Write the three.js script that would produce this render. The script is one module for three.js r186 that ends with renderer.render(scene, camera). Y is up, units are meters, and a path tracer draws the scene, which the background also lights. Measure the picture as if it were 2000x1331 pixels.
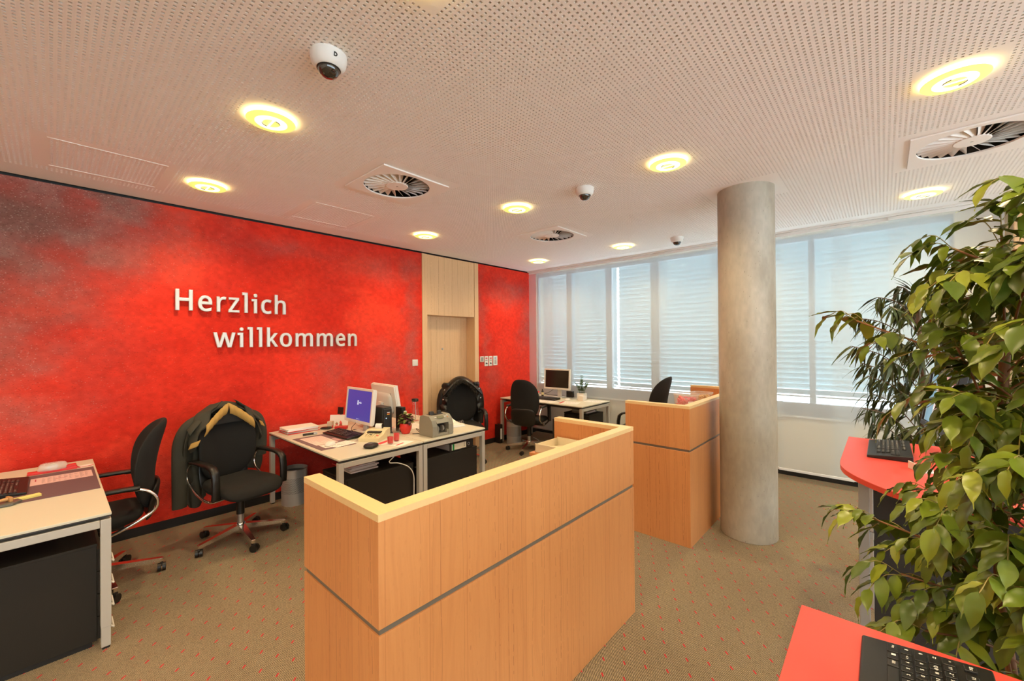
import * as THREE from 'three';
import { mergeGeometries, toCreasedNormals } from 'three/addons/utils/BufferGeometryUtils.js';
import { RoundedBoxGeometry } from 'three/addons/geometries/RoundedBoxGeometry.js';
import { TextGeometry } from 'three/addons/geometries/TextGeometry.js';
import { FontLoader } from 'three/addons/loaders/FontLoader.js';
import { RectAreaLightUniformsLib } from 'three/addons/lights/RectAreaLightUniformsLib.js';

// ------------------------------------------------------------------ camera, sky, exposure
const scene = new THREE.Scene();
const camera = new THREE.PerspectiveCamera(2 * Math.atan(665.5 / 806.06) * 180 / Math.PI, 2000 / 1331, 0.05, 60);
camera.position.set(0, 1.62, 0);
{
  // yaw, pitch and roll of the tripod head
  const D = Math.PI / 180;
  const m = new THREE.Matrix4().makeRotationZ(-0.4436 * D);
  const q = new THREE.Quaternion().setFromEuler(new THREE.Euler(0, -48.055 * D, 0));
  q.multiply(new THREE.Quaternion().setFromEuler(new THREE.Euler(0.3106 * D, 0, 0)));
  q.multiply(new THREE.Quaternion().setFromRotationMatrix(m));
  camera.quaternion.copy(q);
}
const renderer = new THREE.WebGLRenderer({ antialias: true });
renderer.toneMapping = THREE.LinearToneMapping;
renderer.toneMappingExposure = 1.11;
renderer.shadowMap.enabled = true;
RectAreaLightUniformsLib.init();
scene.background = new THREE.Color().setRGB(0.82, 0.97, 1.06);     // bright overcast sky beyond the blinds
scene.backgroundIntensity = 6.0;
const LAMP_COLOR = new THREE.Color().setRGB(1.0, 0.765, 0.44);
const LAMP_CANDELA = 5.1;
// downlights on a regular grid; the unseen leftmost line is added for more light
const LAMPS = [];
for (const x of [-3.36, -1.27, 0.82, 2.91, 5.03]) for (const z of [-3.96, -2.54, -1.12, 0.27, 1.69, 3.11]) LAMPS.push([x, z]);

// ------------------------------------------------------------------ room numbers
const ZW = -4.73, XG = 5.93, HC = 2.89, X0 = -4.4, Z1 = 3.9;      // red wall, parapet face, ceiling, far ends

// ------------------------------------------------------------------ helpers
let seed = 12345;
const rnd = () => { seed = (seed * 1664525 + 1013904223) >>> 0; return seed / 4294967296; };
const rr = (a, b) => a + (b - a) * rnd();
const lin = (r, g, b) => new THREE.Color().setRGB(r, g, b);
const V = (x, y, z) => new THREE.Vector3(x, y, z);
const used = {};
function numbered(n) { used[n] = (used[n] || 0) + 1; return used[n] === 1 ? n : n + '_' + String(used[n] - 1).padStart(3, '0'); }
function norm(g) {
  let h = g.index ? g.toNonIndexed() : g;
  if (!h.attributes.normal) h.computeVertexNormals();
  if (!h.attributes.uv) h.setAttribute('uv', new THREE.BufferAttribute(new Float32Array(h.attributes.position.count * 2), 2));
  for (const k of Object.keys(h.attributes)) if (!['position', 'normal', 'uv'].includes(k)) h.deleteAttribute(k);
  h.morphAttributes = {};
  return h;
}
function merge(gs) {
  gs = (Array.isArray(gs) ? gs.flat(Infinity) : [gs]).map(norm);
  return gs.length === 1 ? gs[0] : mergeGeometries(gs, false);
}
function boxUV(g) {           // uv in metres from the face's own plane
  const p = g.attributes.position, n = g.attributes.normal, uv = new Float32Array(p.count * 2);
  for (let i = 0; i < p.count; i++) {
    const ax = Math.abs(n.getX(i)), ay = Math.abs(n.getY(i)), az = Math.abs(n.getZ(i));
    let u, v;
    if (ay >= ax && ay >= az) { u = p.getX(i); v = p.getZ(i); } else if (ax >= az) { u = p.getZ(i); v = p.getY(i); } else { u = p.getX(i); v = p.getY(i); }
    uv[2 * i] = u; uv[2 * i + 1] = v;
  }
  g.setAttribute('uv', new THREE.BufferAttribute(uv, 2));
  return g;
}
function obj(name, geos, mat, parent, label) {
  let g = merge(geos);
  if (mat.userData.metres) g = boxUV(g.clone());
  const m = new THREE.Mesh(g, mat);
  m.name = parent && parent !== scene ? name : numbered(name);
  m.castShadow = m.receiveShadow = true;
  (parent || scene).add(m);
  if (label) m.userData.label = label;
  return m;
}
function thing(name, label, category, pos = [0, 0, 0], turn = 0, group) {
  const o = new THREE.Group(); o.name = numbered(name); scene.add(o);
  o.position.set(...pos); o.rotation.y = turn;
  o.userData = { label, category };
  if (group) o.userData.group = group;
  return o;
}
function tag(o, label, category, group) { o.userData.label = label; o.userData.category = category; if (group) o.userData.group = group; return o; }
function struct(o) { o.userData.kind = 'structure'; return o; }
function dup(root, pos, turn, label) {
  const r = root.clone(); r.name = numbered(root.name.replace(/_\d{3}$/, '')); scene.add(r);
  r.userData = { ...root.userData };
  if (label) r.userData.label = label;
  r.position.set(...pos); r.rotation.y = turn; return r;
}
// geometries
const bx = (w, h, d, x = 0, y = 0, z = 0) => new THREE.BoxGeometry(w, h, d).translate(x, y, z);
const bb = (x0, x1, y0, y1, z0, z1) => bx(x1 - x0, y1 - y0, z1 - z0, (x0 + x1) / 2, (y0 + y1) / 2, (z0 + z1) / 2);
const rb = (w, h, d, x = 0, y = 0, z = 0, r = 0.004, s = 2) => new RoundedBoxGeometry(w, h, d, s, Math.min(r, w / 2.01, h / 2.01, d / 2.01)).translate(x, y, z);
const rbb = (x0, x1, y0, y1, z0, z1, r = 0.003, s = 2) => rb(x1 - x0, y1 - y0, z1 - z0, (x0 + x1) / 2, (y0 + y1) / 2, (z0 + z1) / 2, r, s);
const cy = (r0, r1, h, x = 0, y = 0, z = 0, n = 24) => new THREE.CylinderGeometry(r0, r1, h, n).translate(x, y, z);
const lathe = (pts, n = 32, x = 0, y = 0, z = 0) => new THREE.LatheGeometry(pts.map(([a, b]) => new THREE.Vector2(a, b)), n).translate(x, y, z);
function tube(pts, r, n = 24, k = 8, closed = false, tension = 0.5) {
  const c = new THREE.CatmullRomCurve3(pts.map((p) => V(...p)), closed, 'catmullrom', tension);
  return new THREE.TubeGeometry(c, n, r, k, closed);
}
function bar(a, b, r0, r1 = r0, k = 8) {    // round bar from a to b with end caps
  const A = V(...a), B = V(...b), d = B.clone().sub(A), L = d.length();
  const g = new THREE.CylinderGeometry(r1, r0, L, k);
  g.translate(0, L / 2, 0);
  g.applyQuaternion(new THREE.Quaternion().setFromUnitVectors(V(0, 1, 0), d.normalize()));
  return g.translate(A.x, A.y, A.z);
}
function beam(a, b, w, h, w2 = w, h2 = h) {   // tapered rectangular bar
  const A = V(...a), B = V(...b), d = B.clone().sub(A), L = d.length(); d.normalize();
  const g = new THREE.BoxGeometry(1, 1, L, 1, 1, 1); const p = g.attributes.position;
  for (let i = 0; i < p.count; i++) { const t = p.getZ(i) > 0 ? 1 : 0; p.setX(i, p.getX(i) * (t ? w2 : w)); p.setY(i, p.getY(i) * (t ? h2 : h)); }
  g.translate(0, 0, L / 2); g.computeVertexNormals();
  const up = Math.abs(d.y) > 0.99 ? V(1, 0, 0) : V(0, 1, 0), x = up.clone().cross(d).normalize(), y = d.clone().cross(x);
  g.applyMatrix4(new THREE.Matrix4().makeBasis(x, y, d)); return g.translate(A.x, A.y, A.z);
}
function ext(pts, depth, bevel = 0, holes = []) {   // outline in xy, extruded along z
  const s = new THREE.Shape(pts.map(([a, b]) => new THREE.Vector2(a, b)));
  for (const h of holes) s.holes.push(new THREE.Path(h.map(([a, b]) => new THREE.Vector2(a, b))));
  return new THREE.ExtrudeGeometry(s, { depth, bevelEnabled: bevel > 0, bevelSize: bevel, bevelThickness: bevel, bevelSegments: 2, curveSegments: 12 });
}
const flat = (g) => g.rotateX(-Math.PI / 2);        // xy outline to lie on the ground (y -> -z)
const circle = (r, n = 32, x = 0, y = 0) => Array.from({ length: n }, (_, i) => [x + r * Math.cos(i / n * 2 * Math.PI), y + r * Math.sin(i / n * 2 * Math.PI)]);
// a soft slab with a rounded-square outline: w across, d along, t thick; f bends each point
function slab(w, d, t, { n = 20, e = 4, f = null, round = 0.5 } = {}) {
  const pos = [], idx = [];
  const put = (side) => {
    const base = pos.length / 3;
    for (let j = 0; j <= n; j++) for (let i = 0; i <= n; i++) {
      const u = -Math.cos(i / n * Math.PI), v = -Math.cos(j / n * Math.PI);   // finer near the rim
      const m = Math.max(Math.abs(u), Math.abs(v)), l = Math.pow(Math.pow(Math.abs(u), e) + Math.pow(Math.abs(v), e), 1 / e) || 1;
      const k = m / l, x = u * k * w / 2, z = v * k * d / 2;
      const y = side * t / 2 * Math.pow(Math.max(0, 1 - Math.pow(m, 8)), round);
      const q = f ? f(x, y, z, u, v) : [x, y, z];
      pos.push(...q);
    }
    for (let j = 0; j < n; j++) for (let i = 0; i < n; i++) {
      const a = base + j * (n + 1) + i, b = a + 1, c = a + n + 1, dd = c + 1;
      if (side > 0) idx.push(a, c, b, b, c, dd); else idx.push(a, b, c, b, dd, c);
    }
  };
  put(1); put(-1);
  const g = new THREE.BufferGeometry();
  g.setAttribute('position', new THREE.Float32BufferAttribute(pos, 3)); g.setIndex(idx); g.computeVertexNormals();
  return g;
}
// a sheet from a function of (u, v), given thickness along its normals
function sheet(fn, nu, nv, th = 0.004) {
  const P = [], N = [];
  for (let j = 0; j <= nv; j++) for (let i = 0; i <= nu; i++) P.push(V(...fn(i / nu, j / nv)));
  const at = (i, j) => P[Math.min(nv, Math.max(0, j)) * (nu + 1) + Math.min(nu, Math.max(0, i))];
  for (let j = 0; j <= nv; j++) for (let i = 0; i <= nu; i++) {
    const a = at(i + 1, j).clone().sub(at(i - 1, j)), b = at(i, j + 1).clone().sub(at(i, j - 1));
    N.push(a.cross(b).normalize());
  }
  const pos = [], idx = [], W = nu + 1, S = W * (nv + 1);
  for (const s of [0.5, -0.5]) P.forEach((p, i) => pos.push(p.x + N[i].x * th * s, p.y + N[i].y * th * s, p.z + N[i].z * th * s));
  for (let j = 0; j < nv; j++) for (let i = 0; i < nu; i++) {
    const a = j * W + i, b = a + 1, c = a + W, d = c + 1;
    idx.push(a, b, c, b, d, c, S + a, S + c, S + b, S + b, S + c, S + d);
  }
  const edge = (a, b) => idx.push(a, S + a, b, b, S + a, S + b);
  for (let i = 0; i < nu; i++) { edge(i + 0, i + 1); edge(nv * W + i + 1, nv * W + i); }
  for (let j = 0; j < nv; j++) { edge((j + 1) * W, j * W); edge(j * W + nu, (j + 1) * W + nu); }
  const g = new THREE.BufferGeometry();
  g.setAttribute('position', new THREE.Float32BufferAttribute(pos, 3)); g.setIndex(idx); g.computeVertexNormals();
  return g;
}
const at = (g, x, y, z, ry = 0, rx = 0, rz = 0) => { g = g.clone(); if (rz) g.rotateZ(rz); if (rx) g.rotateX(rx); if (ry) g.rotateY(ry); return g.translate(x, y, z); };

// ------------------------------------------------------------------ noise and textures
function hash2(x, y, s) { let h = Math.imul(x | 0, 374761393) ^ Math.imul(y | 0, 668265263) ^ Math.imul(s | 0, 2147483647 - 61); h = Math.imul(h ^ (h >>> 13), 1274126177); return ((h ^ (h >>> 16)) >>> 0) / 4294967296; }
function vnoise(x, y, px, py, s = 0) {   // periodic value noise
  const xi = Math.floor(x), yi = Math.floor(y), fx = x - xi, fy = y - yi;
  const sx = fx * fx * (3 - 2 * fx), sy = fy * fy * (3 - 2 * fy), m = (a, n) => ((a % n) + n) % n;
  const a = hash2(m(xi, px), m(yi, py), s), b = hash2(m(xi + 1, px), m(yi, py), s), c = hash2(m(xi, px), m(yi + 1, py), s), d = hash2(m(xi + 1, px), m(yi + 1, py), s);
  return a + (b - a) * sx + (c - a) * sy + (a - b - c + d) * sx * sy;
}
function fbm(x, y, px, py, oct, s = 0) { let v = 0, a = 0.5, t = 0; for (let o = 0; o < oct; o++) { v += a * vnoise(x, y, px, py, s + o * 17); t += a; x *= 2; y *= 2; px *= 2; py *= 2; a *= 0.5; } return v / t; }
const toS = (c) => Math.max(0, Math.min(255, Math.round(255 * (c <= 0.0031308 ? 12.92 * c : 1.055 * Math.pow(c, 1 / 2.4) - 0.055))));
function tex(w, h, fn, color = true, repeat = null) {
  const d = new Uint8Array(w * h * 4);
  for (let j = 0; j < h; j++) for (let i = 0; i < w; i++) {
    const c = fn(i / w, j / h, i, j), k = (j * w + i) * 4;
    if (color) { d[k] = toS(c[0]); d[k + 1] = toS(c[1]); d[k + 2] = toS(c[2]); } else { d[k] = d[k + 1] = d[k + 2] = Math.max(0, Math.min(255, Math.round(255 * c))); }
    d[k + 3] = 255;
  }
  const t = new THREE.DataTexture(d, w, h, THREE.RGBAFormat);
  t.magFilter = THREE.LinearFilter; t.minFilter = THREE.LinearMipmapLinearFilter; t.generateMipmaps = true;
  t.wrapS = t.wrapT = THREE.RepeatWrapping; if (color) t.colorSpace = THREE.SRGBColorSpace;
  if (repeat) t.repeat.set(...repeat);
  t.needsUpdate = true; return t;
}
const mixc = (a, b, t) => [a[0] + (b[0] - a[0]) * t, a[1] + (b[1] - a[1]) * t, a[2] + (b[2] - a[2]) * t];
const smooth = (a, b, x) => { const t = Math.max(0, Math.min(1, (x - a) / (b - a))); return t * t * (3 - 2 * t); };
function canvasTex(w, h, draw) {
  const c = document.createElement('canvas'); c.width = w; c.height = h; const g = c.getContext('2d'); draw(g, w, h);
  const t = new THREE.CanvasTexture(c); t.colorSpace = THREE.SRGBColorSpace; t.magFilter = THREE.LinearFilter; return t;
}
const std = (color, roughness = 0.6, metalness = 0, more = {}) => new THREE.MeshStandardMaterial({ color, roughness, metalness, ...more });
const phys = (o) => new THREE.MeshPhysicalMaterial(o);

// carpet: loop ribs laid on the diagonal with short red dashes on a square lattice
const CT = 0.324;
const carpetCell = (u, v) => {
  const x = u * 10, y = v * 10;                       // ten lattice units a side
  let best = 0;
  for (let k = 0; k < 10; k++) {                      // sites (3,-1) and (1,3)
    const sx = (k * 3 + 0.5) % 10, sy = (10 - k) % 10 + 0.5;
    let dx = Math.abs(x - sx), dy = Math.abs(y - sy); dx = Math.min(dx, 10 - dx); dy = Math.min(dy, 10 - dy);
    if (dx < 0.375 && dy < 0.115) best = 1;
  }
  return best;
};
const carpetMap = tex(1024, 1024, (u, v) => {
  const wob = (fbm(u * 40, v * 10, 40, 10, 2, 3) - 0.5) * 0.5;
  const rib = 0.5 + 0.5 * Math.cos((v * 40 + wob) * 2 * Math.PI);
  const loop = vnoise(u * 90, v * 40, 90, 40, 7), fib = vnoise(u * 400, v * 400, 400, 400, 9);
  if (carpetCell(u, v)) { const k = 0.75 + 0.4 * fib; return [0.56 * k, 0.035 * k, 0.042 * k]; }
  const t = smooth(0.25, 0.7, rib) * (0.62 + 0.5 * loop);
  return mixc([0.050, 0.036, 0.024], [0.41, 0.320, 0.192], Math.min(1, t + 0.10 * fib));
}, true, [1 / CT, 1 / CT]);
const carpetBump = tex(512, 512, (u, v) => { const wob = (fbm(u * 40, v * 10, 40, 10, 2, 3) - 0.5) * 0.5; return 0.5 + 0.5 * Math.cos((v * 40 + wob) * 2 * Math.PI); }, false, [1 / CT, 1 / CT]);
for (const t of [carpetMap, carpetBump]) { t.rotation = Math.PI / 4; }

// veneer: vertical leaves of reddish beech, fine flecks and thin dark gum lines
function veneer(base, dark, s0) {
  const L = 7;
  const lines = Array.from({ length: 26 }, (_, i) => [hash2(i, 1, s0), hash2(i, 2, s0) * 0.6 + 0.2, hash2(i, 3, s0), hash2(i, 4, s0)]);
  let row = -1, R = [];
  return tex(1024, 1024, (u, v, i, j) => {
    if (j !== row) {   // where each gum line runs in this row
      row = j;
      R = lines.map(([lu, st, ph, on]) => [lu + (fbm(ph * 10 + 1, v * 4, 64, 4, 3, s0 + 21) - 0.5) * 0.02, vnoise(v * 60, ph * 50, 60, 64, s0 + 31) > on * 0.75 ? st : 0]);
    }
    const leaf = Math.floor(u * L), tone = hash2(leaf, 5, s0) - 0.5;
    const w = (fbm(u * 6, v * 3, 6, 3, 2, s0) - 0.5) * 0.05;
    const g = fbm((u + w) * 70, v * 3, 70, 3, 3, s0 + 3), fleck = vnoise(u * 260, v * 60, 260, 60, s0 + 9);
    let c = mixc(base, dark, 0.10 + 0.55 * Math.abs(g - 0.5) + 0.13 * tone + 0.10 * smooth(0.7, 1, fleck));
    for (const [pos, st] of R) {
      let d = Math.abs(u - pos); d = Math.min(d, 1 - d);
      if (st && d < 0.0016) c = mixc(c, [dark[0] * 0.45, dark[1] * 0.22, dark[2] * 0.2], st * (1 - d / 0.0016));
    }
    const seam = Math.abs(u * L - Math.round(u * L)); if (seam < 0.012) c = mixc(c, dark, 0.35);
    return c;
  }, true, [1 / 1.15, 1 / 1.15]);
}
const M = {};
M.veneer = std(0xffffff, 0.42, 0, { map: veneer([0.66, 0.285, 0.098], [0.40, 0.120, 0.032], 11) }); M.veneer.userData.metres = true;
M.doorWood = std(0xffffff, 0.45, 0, { map: veneer([0.80, 0.53, 0.29], [0.58, 0.30, 0.125], 47) }); M.doorWood.userData.metres = true;
M.lipping = std(lin(0.80, 0.55, 0.26), 0.4, 0, { map: tex(256, 256, (u, v) => { const g = fbm(u * 40, v * 4, 40, 4, 3, 5); return [0.95 + 0.05 * g, 0.95 + 0.05 * g, 0.95 + 0.05 * g]; }, true, [3, 3]) }); M.lipping.userData.metres = true;
M.groove = std(lin(0.22, 0.20, 0.16), 0.45, 0.5);
M.white = std(lin(0.78, 0.77, 0.74), 0.6);
M.plaster = std(lin(0.80, 0.78, 0.74), 0.85);
M.ceil = std(lin(0.90, 0.87, 0.83), 0.9);
M.fleece = std(lin(0.050, 0.024, 0.011), 0.95);
M.black = std(lin(0.012, 0.011, 0.010), 0.5);
M.blackFabric = std(lin(0.0075, 0.0065, 0.0050), 0.9, 0, { bumpMap: tex(128, 128, (u, v) => 0.5 + 0.25 * Math.sin(u * 128 * Math.PI) * Math.sin(v * 128 * Math.PI) + 0.25 * vnoise(u * 64, v * 64, 64, 64), false, [8, 8]), bumpScale: 0.0006 });
M.chrome = std(lin(0.86, 0.85, 0.83), 0.20, 1);
M.steel = std(lin(0.55, 0.54, 0.52), 0.32, 0.9);
M.alu = std(lin(0.50, 0.47, 0.41), 0.45, 0.25);
M.deskTop = std(lin(0.65, 0.62, 0.49), 0.4);
M.deskEdge = std(lin(0.03, 0.027, 0.024), 0.5);
M.anthracite = new THREE.MeshPhysicalMaterial({ color: lin(0.022, 0.018, 0.0135), roughness: 0.6, specularIntensity: 0.45 });
M.plasticWhite = std(lin(0.76, 0.73, 0.66), 0.42);
M.plasticGrey = std(lin(0.30, 0.28, 0.23), 0.45);
M.plasticDark = std(lin(0.011, 0.0100, 0.0085), 0.42);
M.paper = std(lin(0.83, 0.81, 0.77), 0.8);
M.red = std(lin(0.70, 0.035, 0.03), 0.4);
M.kiosk = std(lin(0.70, 0.074, 0.052), 0.38);
M.glass = phys({ color: 0xffffff, roughness: 0.02, transmission: 1, thickness: 0, ior: 1.5 });

// ================================================================== structure
// floor
{
  const g = new THREE.PlaneGeometry(6.3 - X0, Z1 + 5.0).rotateX(-Math.PI / 2).translate((6.3 + X0) / 2, 0, (Z1 - 5.0) / 2);
  const p = g.attributes.position, uv = g.attributes.uv;
  for (let i = 0; i < p.count; i++) uv.setXY(i, p.getX(i), -p.getZ(i));
  const m = std(0xffffff, 0.95, 0, { map: carpetMap, bumpMap: carpetBump, bumpScale: 0.0008 });
  const f = obj('floor', g, m, scene); struct(f); tag(f, 'beige and brown ribbed carpet with small red dashes', 'floor');
  const u = obj('screed', bb(X0 - 0.2, 6.3, -0.2, -0.001, -5.0, Z1 + 0.2), M.plaster, f);
}
// ceiling: gypsum board with square perforation on a 23.8 mm grid, real holes 12.5 mm deep
const DIFFUSERS = [[1.85, -2.89], [3.955, -2.905], [3.925, 0.435]];
const HATCHES = [[-0.022, 0.55, -4.325, -3.75], [1.57, 2.14, -4.325, -3.75]];
const COLUMN = [3.915, -0.855, 0.212];
{
  const P = 0.0238, S = 0.0106, D = 0.0125, x0 = -1.8, x1 = 5.52, z0 = -4.47, z1 = 2.0;
  const X = [X0, 6.0], Z = [ZW, Z1];
  const nx = Math.floor((x1 - x0) / P), nz = Math.floor((z1 - z0) / P);
  const cut = DIFFUSERS.map(([x, z]) => [x - 0.27, x + 0.27, z - 0.27, z + 0.27]);
  const blank = (x, z) => {
    for (const [lx, lz] of LAMPS) if (Math.abs(x - lx) < 0.155 && Math.abs(z - lz) < 0.155) return true;
    for (const [dx, dz] of DIFFUSERS) if (Math.abs(x - dx) < 0.36 && Math.abs(z - dz) < 0.36) return true;
    if (Math.abs(x - COLUMN[0]) < 0.275 && Math.abs(z - COLUMN[1]) < 0.275) return true;
    for (const [a, b, c, d] of HATCHES) {
      if (x > a - 0.065 && x < b + 0.065 && z > c - 0.045 && z < d + 0.055 && !(x > a + 0.012 && x < b - 0.012 && z > c + 0.012 && z < d - 0.012)) return true;
    }
    return false;
  };
  // only the part of the ceiling that this end of the hall sees is perforated hole by hole
  const inView = (x, z) => { const d = 0.7436 * x - 0.6686 * z, l = 0.6686 * x + 0.7436 * z; return d > 0.1 && Math.abs(l) < 1.5 * d + 1.1; };
  const pos = [], nor = [], idx = [];
  const quad = (a, b, c, d, n) => { const k = pos.length / 3; pos.push(...a, ...b, ...c, ...d); for (let i = 0; i < 4; i++) nor.push(...n); idx.push(k, k + 1, k + 2, k, k + 2, k + 3); };
  const rectAt = (y, a, b, c, d) => {   // horizontal rectangle facing down, minus the diffuser openings
    let list = [[a, b, c, d]];
    for (const [p, q, r, s] of cut) {
      const out = [];
      for (const [e, f, g, h] of list) {
        if (q <= e || p >= f || s <= g || r >= h) { out.push([e, f, g, h]); continue; }
        if (p > e) out.push([e, p, g, h]); if (q < f) out.push([q, f, g, h]);
        const m0 = Math.max(e, p), m1 = Math.min(f, q);
        if (r > g) out.push([m0, m1, g, r]); if (s < h) out.push([m0, m1, s, h]);
      }
      list = out;
    }
    for (const [e, f, g, h] of list) if (f - e > 1e-6 && h - g > 1e-6) quad([e, y, g], [f, y, g], [f, y, h], [e, y, h], [0, -1, 0]);
  };
  rectAt(HC, X[0], X[1], Z[0], z0 + P / 2 - S / 2); rectAt(HC, X[0], X[1], z0 + nz * P - P / 2 + S / 2, Z[1]);
  for (let j = 0; j < nz; j++) {
    const zc = z0 + (j + 0.5) * P, a = zc - S / 2, b = zc + S / 2;
    if (j < nz - 1) rectAt(HC, X[0], X[1], b, a + P);
    let from = X[0];
    for (let i = 0; i < nx; i++) {
      const xc = x0 + (i + 0.5) * P;
      if (!inView(xc, zc) || blank(xc, zc)) continue;
      const c = xc - S / 2, d = xc + S / 2;
      rectAt(HC, from, c, a, b); from = d;
      const y0 = HC, y1 = HC + D;
      quad([c, y0, a], [c, y1, a], [c, y1, b], [c, y0, b], [1, 0, 0]);
      quad([d, y0, b], [d, y1, b], [d, y1, a], [d, y0, a], [-1, 0, 0]);
      quad([d, y0, a], [d, y1, a], [c, y1, a], [c, y0, a], [0, 0, 1]);
      quad([c, y0, b], [c, y1, b], [d, y1, b], [d, y0, b], [0, 0, -1]);
    }
    rectAt(HC, from, X[1], a, b);
  }
  const g = new THREE.BufferGeometry();
  g.setAttribute('position', new THREE.Float32BufferAttribute(pos, 3)); g.setAttribute('normal', new THREE.Float32BufferAttribute(nor, 3)); g.setIndex(idx);
  const c = new THREE.Mesh(g, M.ceil); c.name = 'ceiling'; c.castShadow = c.receiveShadow = true; scene.add(c);
  struct(c); tag(c, 'white perforated acoustic ceiling with small square holes', 'ceiling');
  // black-brown acoustic fleece glued on the back of the boards
  pos.length = nor.length = idx.length = 0;
  rectAt(HC + D, X[0], X[1], Z[0], Z[1]);
  const h = new THREE.BufferGeometry();
  h.setAttribute('position', new THREE.Float32BufferAttribute(pos.slice(), 3)); h.setAttribute('normal', new THREE.Float32BufferAttribute(nor.slice(), 3)); h.setIndex(idx.slice());
  const fl = new THREE.Mesh(h, M.fleece); fl.name = 'acoustic_fleece'; fl.castShadow = fl.receiveShadow = true; c.add(fl);
  obj('slab', bb(X0 - 0.2, 6.3, HC + 0.3, HC + 0.5, ZW - 0.3, Z1 + 0.2), M.plaster, c);
}
// ceiling hatches: flush perforated flaps with a thin rim
HATCHES.forEach(([a, b, c, d], i) => {
  const r = 0.004, y0 = HC - 0.0035, y1 = HC;
  const h = thing('ceiling_hatch', ['perforated ceiling hatch above the dark smoky part of the red wall', 'perforated ceiling hatch above the bright red wall beside the swirl vent'][i], 'hatch', [(a + b) / 2, 0, (c + d) / 2], 0, 'access hatches in the ceiling');
  const hx = (b - a) / 2, hz = (d - c) / 2;
  for (const [p, q, s, t] of [[-hx, hx, -hz, -hz + r], [-hx, hx, hz - r, hz], [-hx, -hx + r, -hz + r, hz - r], [hx - r, hx, -hz + r, hz - r]]) obj('rim', bb(p, q, y0, y1, s, t), M.ceil, h);
});

// red wall with glazed, mottled plaster; door opening left free
const DX0 = 3.407, DX1 = 4.468;
const wallMap = (() => {
  // clouds of grey-brown glaze over red, placed as they are on the wall (x, y, radius x, radius y, strength)
  const W = 10.4, H = 2.9;
  const dark = [[-0.35, 2.62, 1.0, 0.42, 1.0], [0.35, 2.78, 0.5, 0.16, 0.9], [-0.2, 2.25, 0.62, 0.4, 0.8], [0.32, 2.4, 0.34, 0.26, 0.55], [-0.6, 1.75, 0.75, 0.4, 0.6], [-0.05, 1.85, 0.42, 0.24, 0.4], [-0.55, 1.2, 0.6, 0.3, 0.5], [0.75, 2.62, 0.3, 0.15, 0.3], [1.7, 2.6, 0.8, 0.14, 0.22], [2.6, 2.5, 0.5, 0.25, 0.2], [3.2, 2.6, 0.25, 0.25, 0.32], [3.33, 1.75, 0.12, 0.9, 0.3], [3.0, 1.35, 0.3, 0.3, 0.25], [2.3, 1.15, 0.35, 0.25, 0.22], [2.2, 1.5, 0.3, 0.16, 0.24], [4.60, 2.1, 0.12, 0.7, 0.3], [5.2, 2.5, 0.5, 0.22, 0.3], [5.58, 1.9, 0.14, 0.45, 0.28], [4.75, 1.1, 0.25, 0.35, 0.22], [1.2, 0.45, 0.7, 0.28, 0.2], [2.6, 0.45, 0.8, 0.3, 0.2], [-1.6, 1.6, 0.9, 1.2, 0.9], [-3.2, 2.2, 0.8, 0.6, 0.7]];
  return tex(2048, 1024, (u, v) => {
    const x = X0 + u * W, y = v * H;
    const wx = (fbm(u * 16, v * 6, 16, 6, 5, 71) - 0.5) * 0.75, wy = (fbm(u * 16, v * 6, 16, 6, 5, 83) - 0.5) * 0.6;
    let k = 0;
    for (const [cx, cy2, rx, ry, s] of dark) { const dx = (x + wx - cx) / rx, dy = (y + wy - cy2) / ry, d = dx * dx + dy * dy; if (d < 4) k = Math.max(k, s * Math.exp(-d * 1.1)); }
    const cl = fbm(u * 22, v * 8, 22, 8, 5, 91), fine = fbm(u * 300, v * 95, 300, 95, 2, 97);
    let c = mixc([0.77, 0.038, 0.016], [0.63, 0.025, 0.011], smooth(0.3, 0.75, cl));
    c = mixc(c, [0.82, 0.060, 0.025], smooth(0.56, 0.76, fbm(u * 24, v * 9, 24, 9, 4, 101)) * 0.6);
    c = mixc(c, [0.205, 0.112, 0.092], Math.min(0.93, k * (0.85 + 0.4 * cl)));
    c = mixc(c, [0.32, 0.22, 0.195], smooth(0.30, 0.80, fbm(u * 60, v * 20, 60, 20, 5, 111)) * Math.min(1, k * 1.2) * 0.55);
    const sp = hash2(Math.floor(u * 2048), Math.floor(v * 1024), 5);
    if (sp > 0.9985 - 0.030 * k) c = mixc(c, [0.66, 0.54, 0.47], 0.35 + 0.4 * k); else if (sp < 0.003 + 0.045 * k) c = mixc(c, [0.05, 0.012, 0.01], 0.55);
    const f = 0.86 + 0.28 * fine; return [c[0] * f, c[1] * f, c[2] * f];
  });
})();
const wallBump = tex(512, 512, (u, v) => fbm(u * 64, v * 64, 64, 64, 3, 131), false, [24, 8]);
{
  const g = ext([[X0, 0], [DX0, 0], [DX0, 2.865], [DX1, 2.865], [DX1, 0], [XG, 0], [XG, 2.868], [X0, 2.868]], 0.3).translate(0, 0, ZW - 0.3);
  const h = norm(g), p = h.attributes.position, uv = h.attributes.uv;
  for (let i = 0; i < p.count; i++) uv.setXY(i, (p.getX(i) - X0) / 10.4, p.getY(i) / 2.9);
  const w = obj('wall_left', h, phys({ color: 0xffffff, roughness: 0.75, specularIntensity: 0.35, map: wallMap, bumpMap: wallBump, bumpScale: 0.0025 }), scene);
  struct(w); tag(w, 'red mottled plaster wall with smoky grey glaze', 'wall');
  obj('light_stop', bb(DX0, DX1, 0, 2.865, ZW - 0.3, ZW - 0.275), M.plaster, w);  // unseen board added behind the door to keep sky light out
  obj('shadow_gap', bb(X0, XG, 2.868, HC + 0.3, ZW - 0.3, ZW - 0.045), M.black, w);
}
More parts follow.
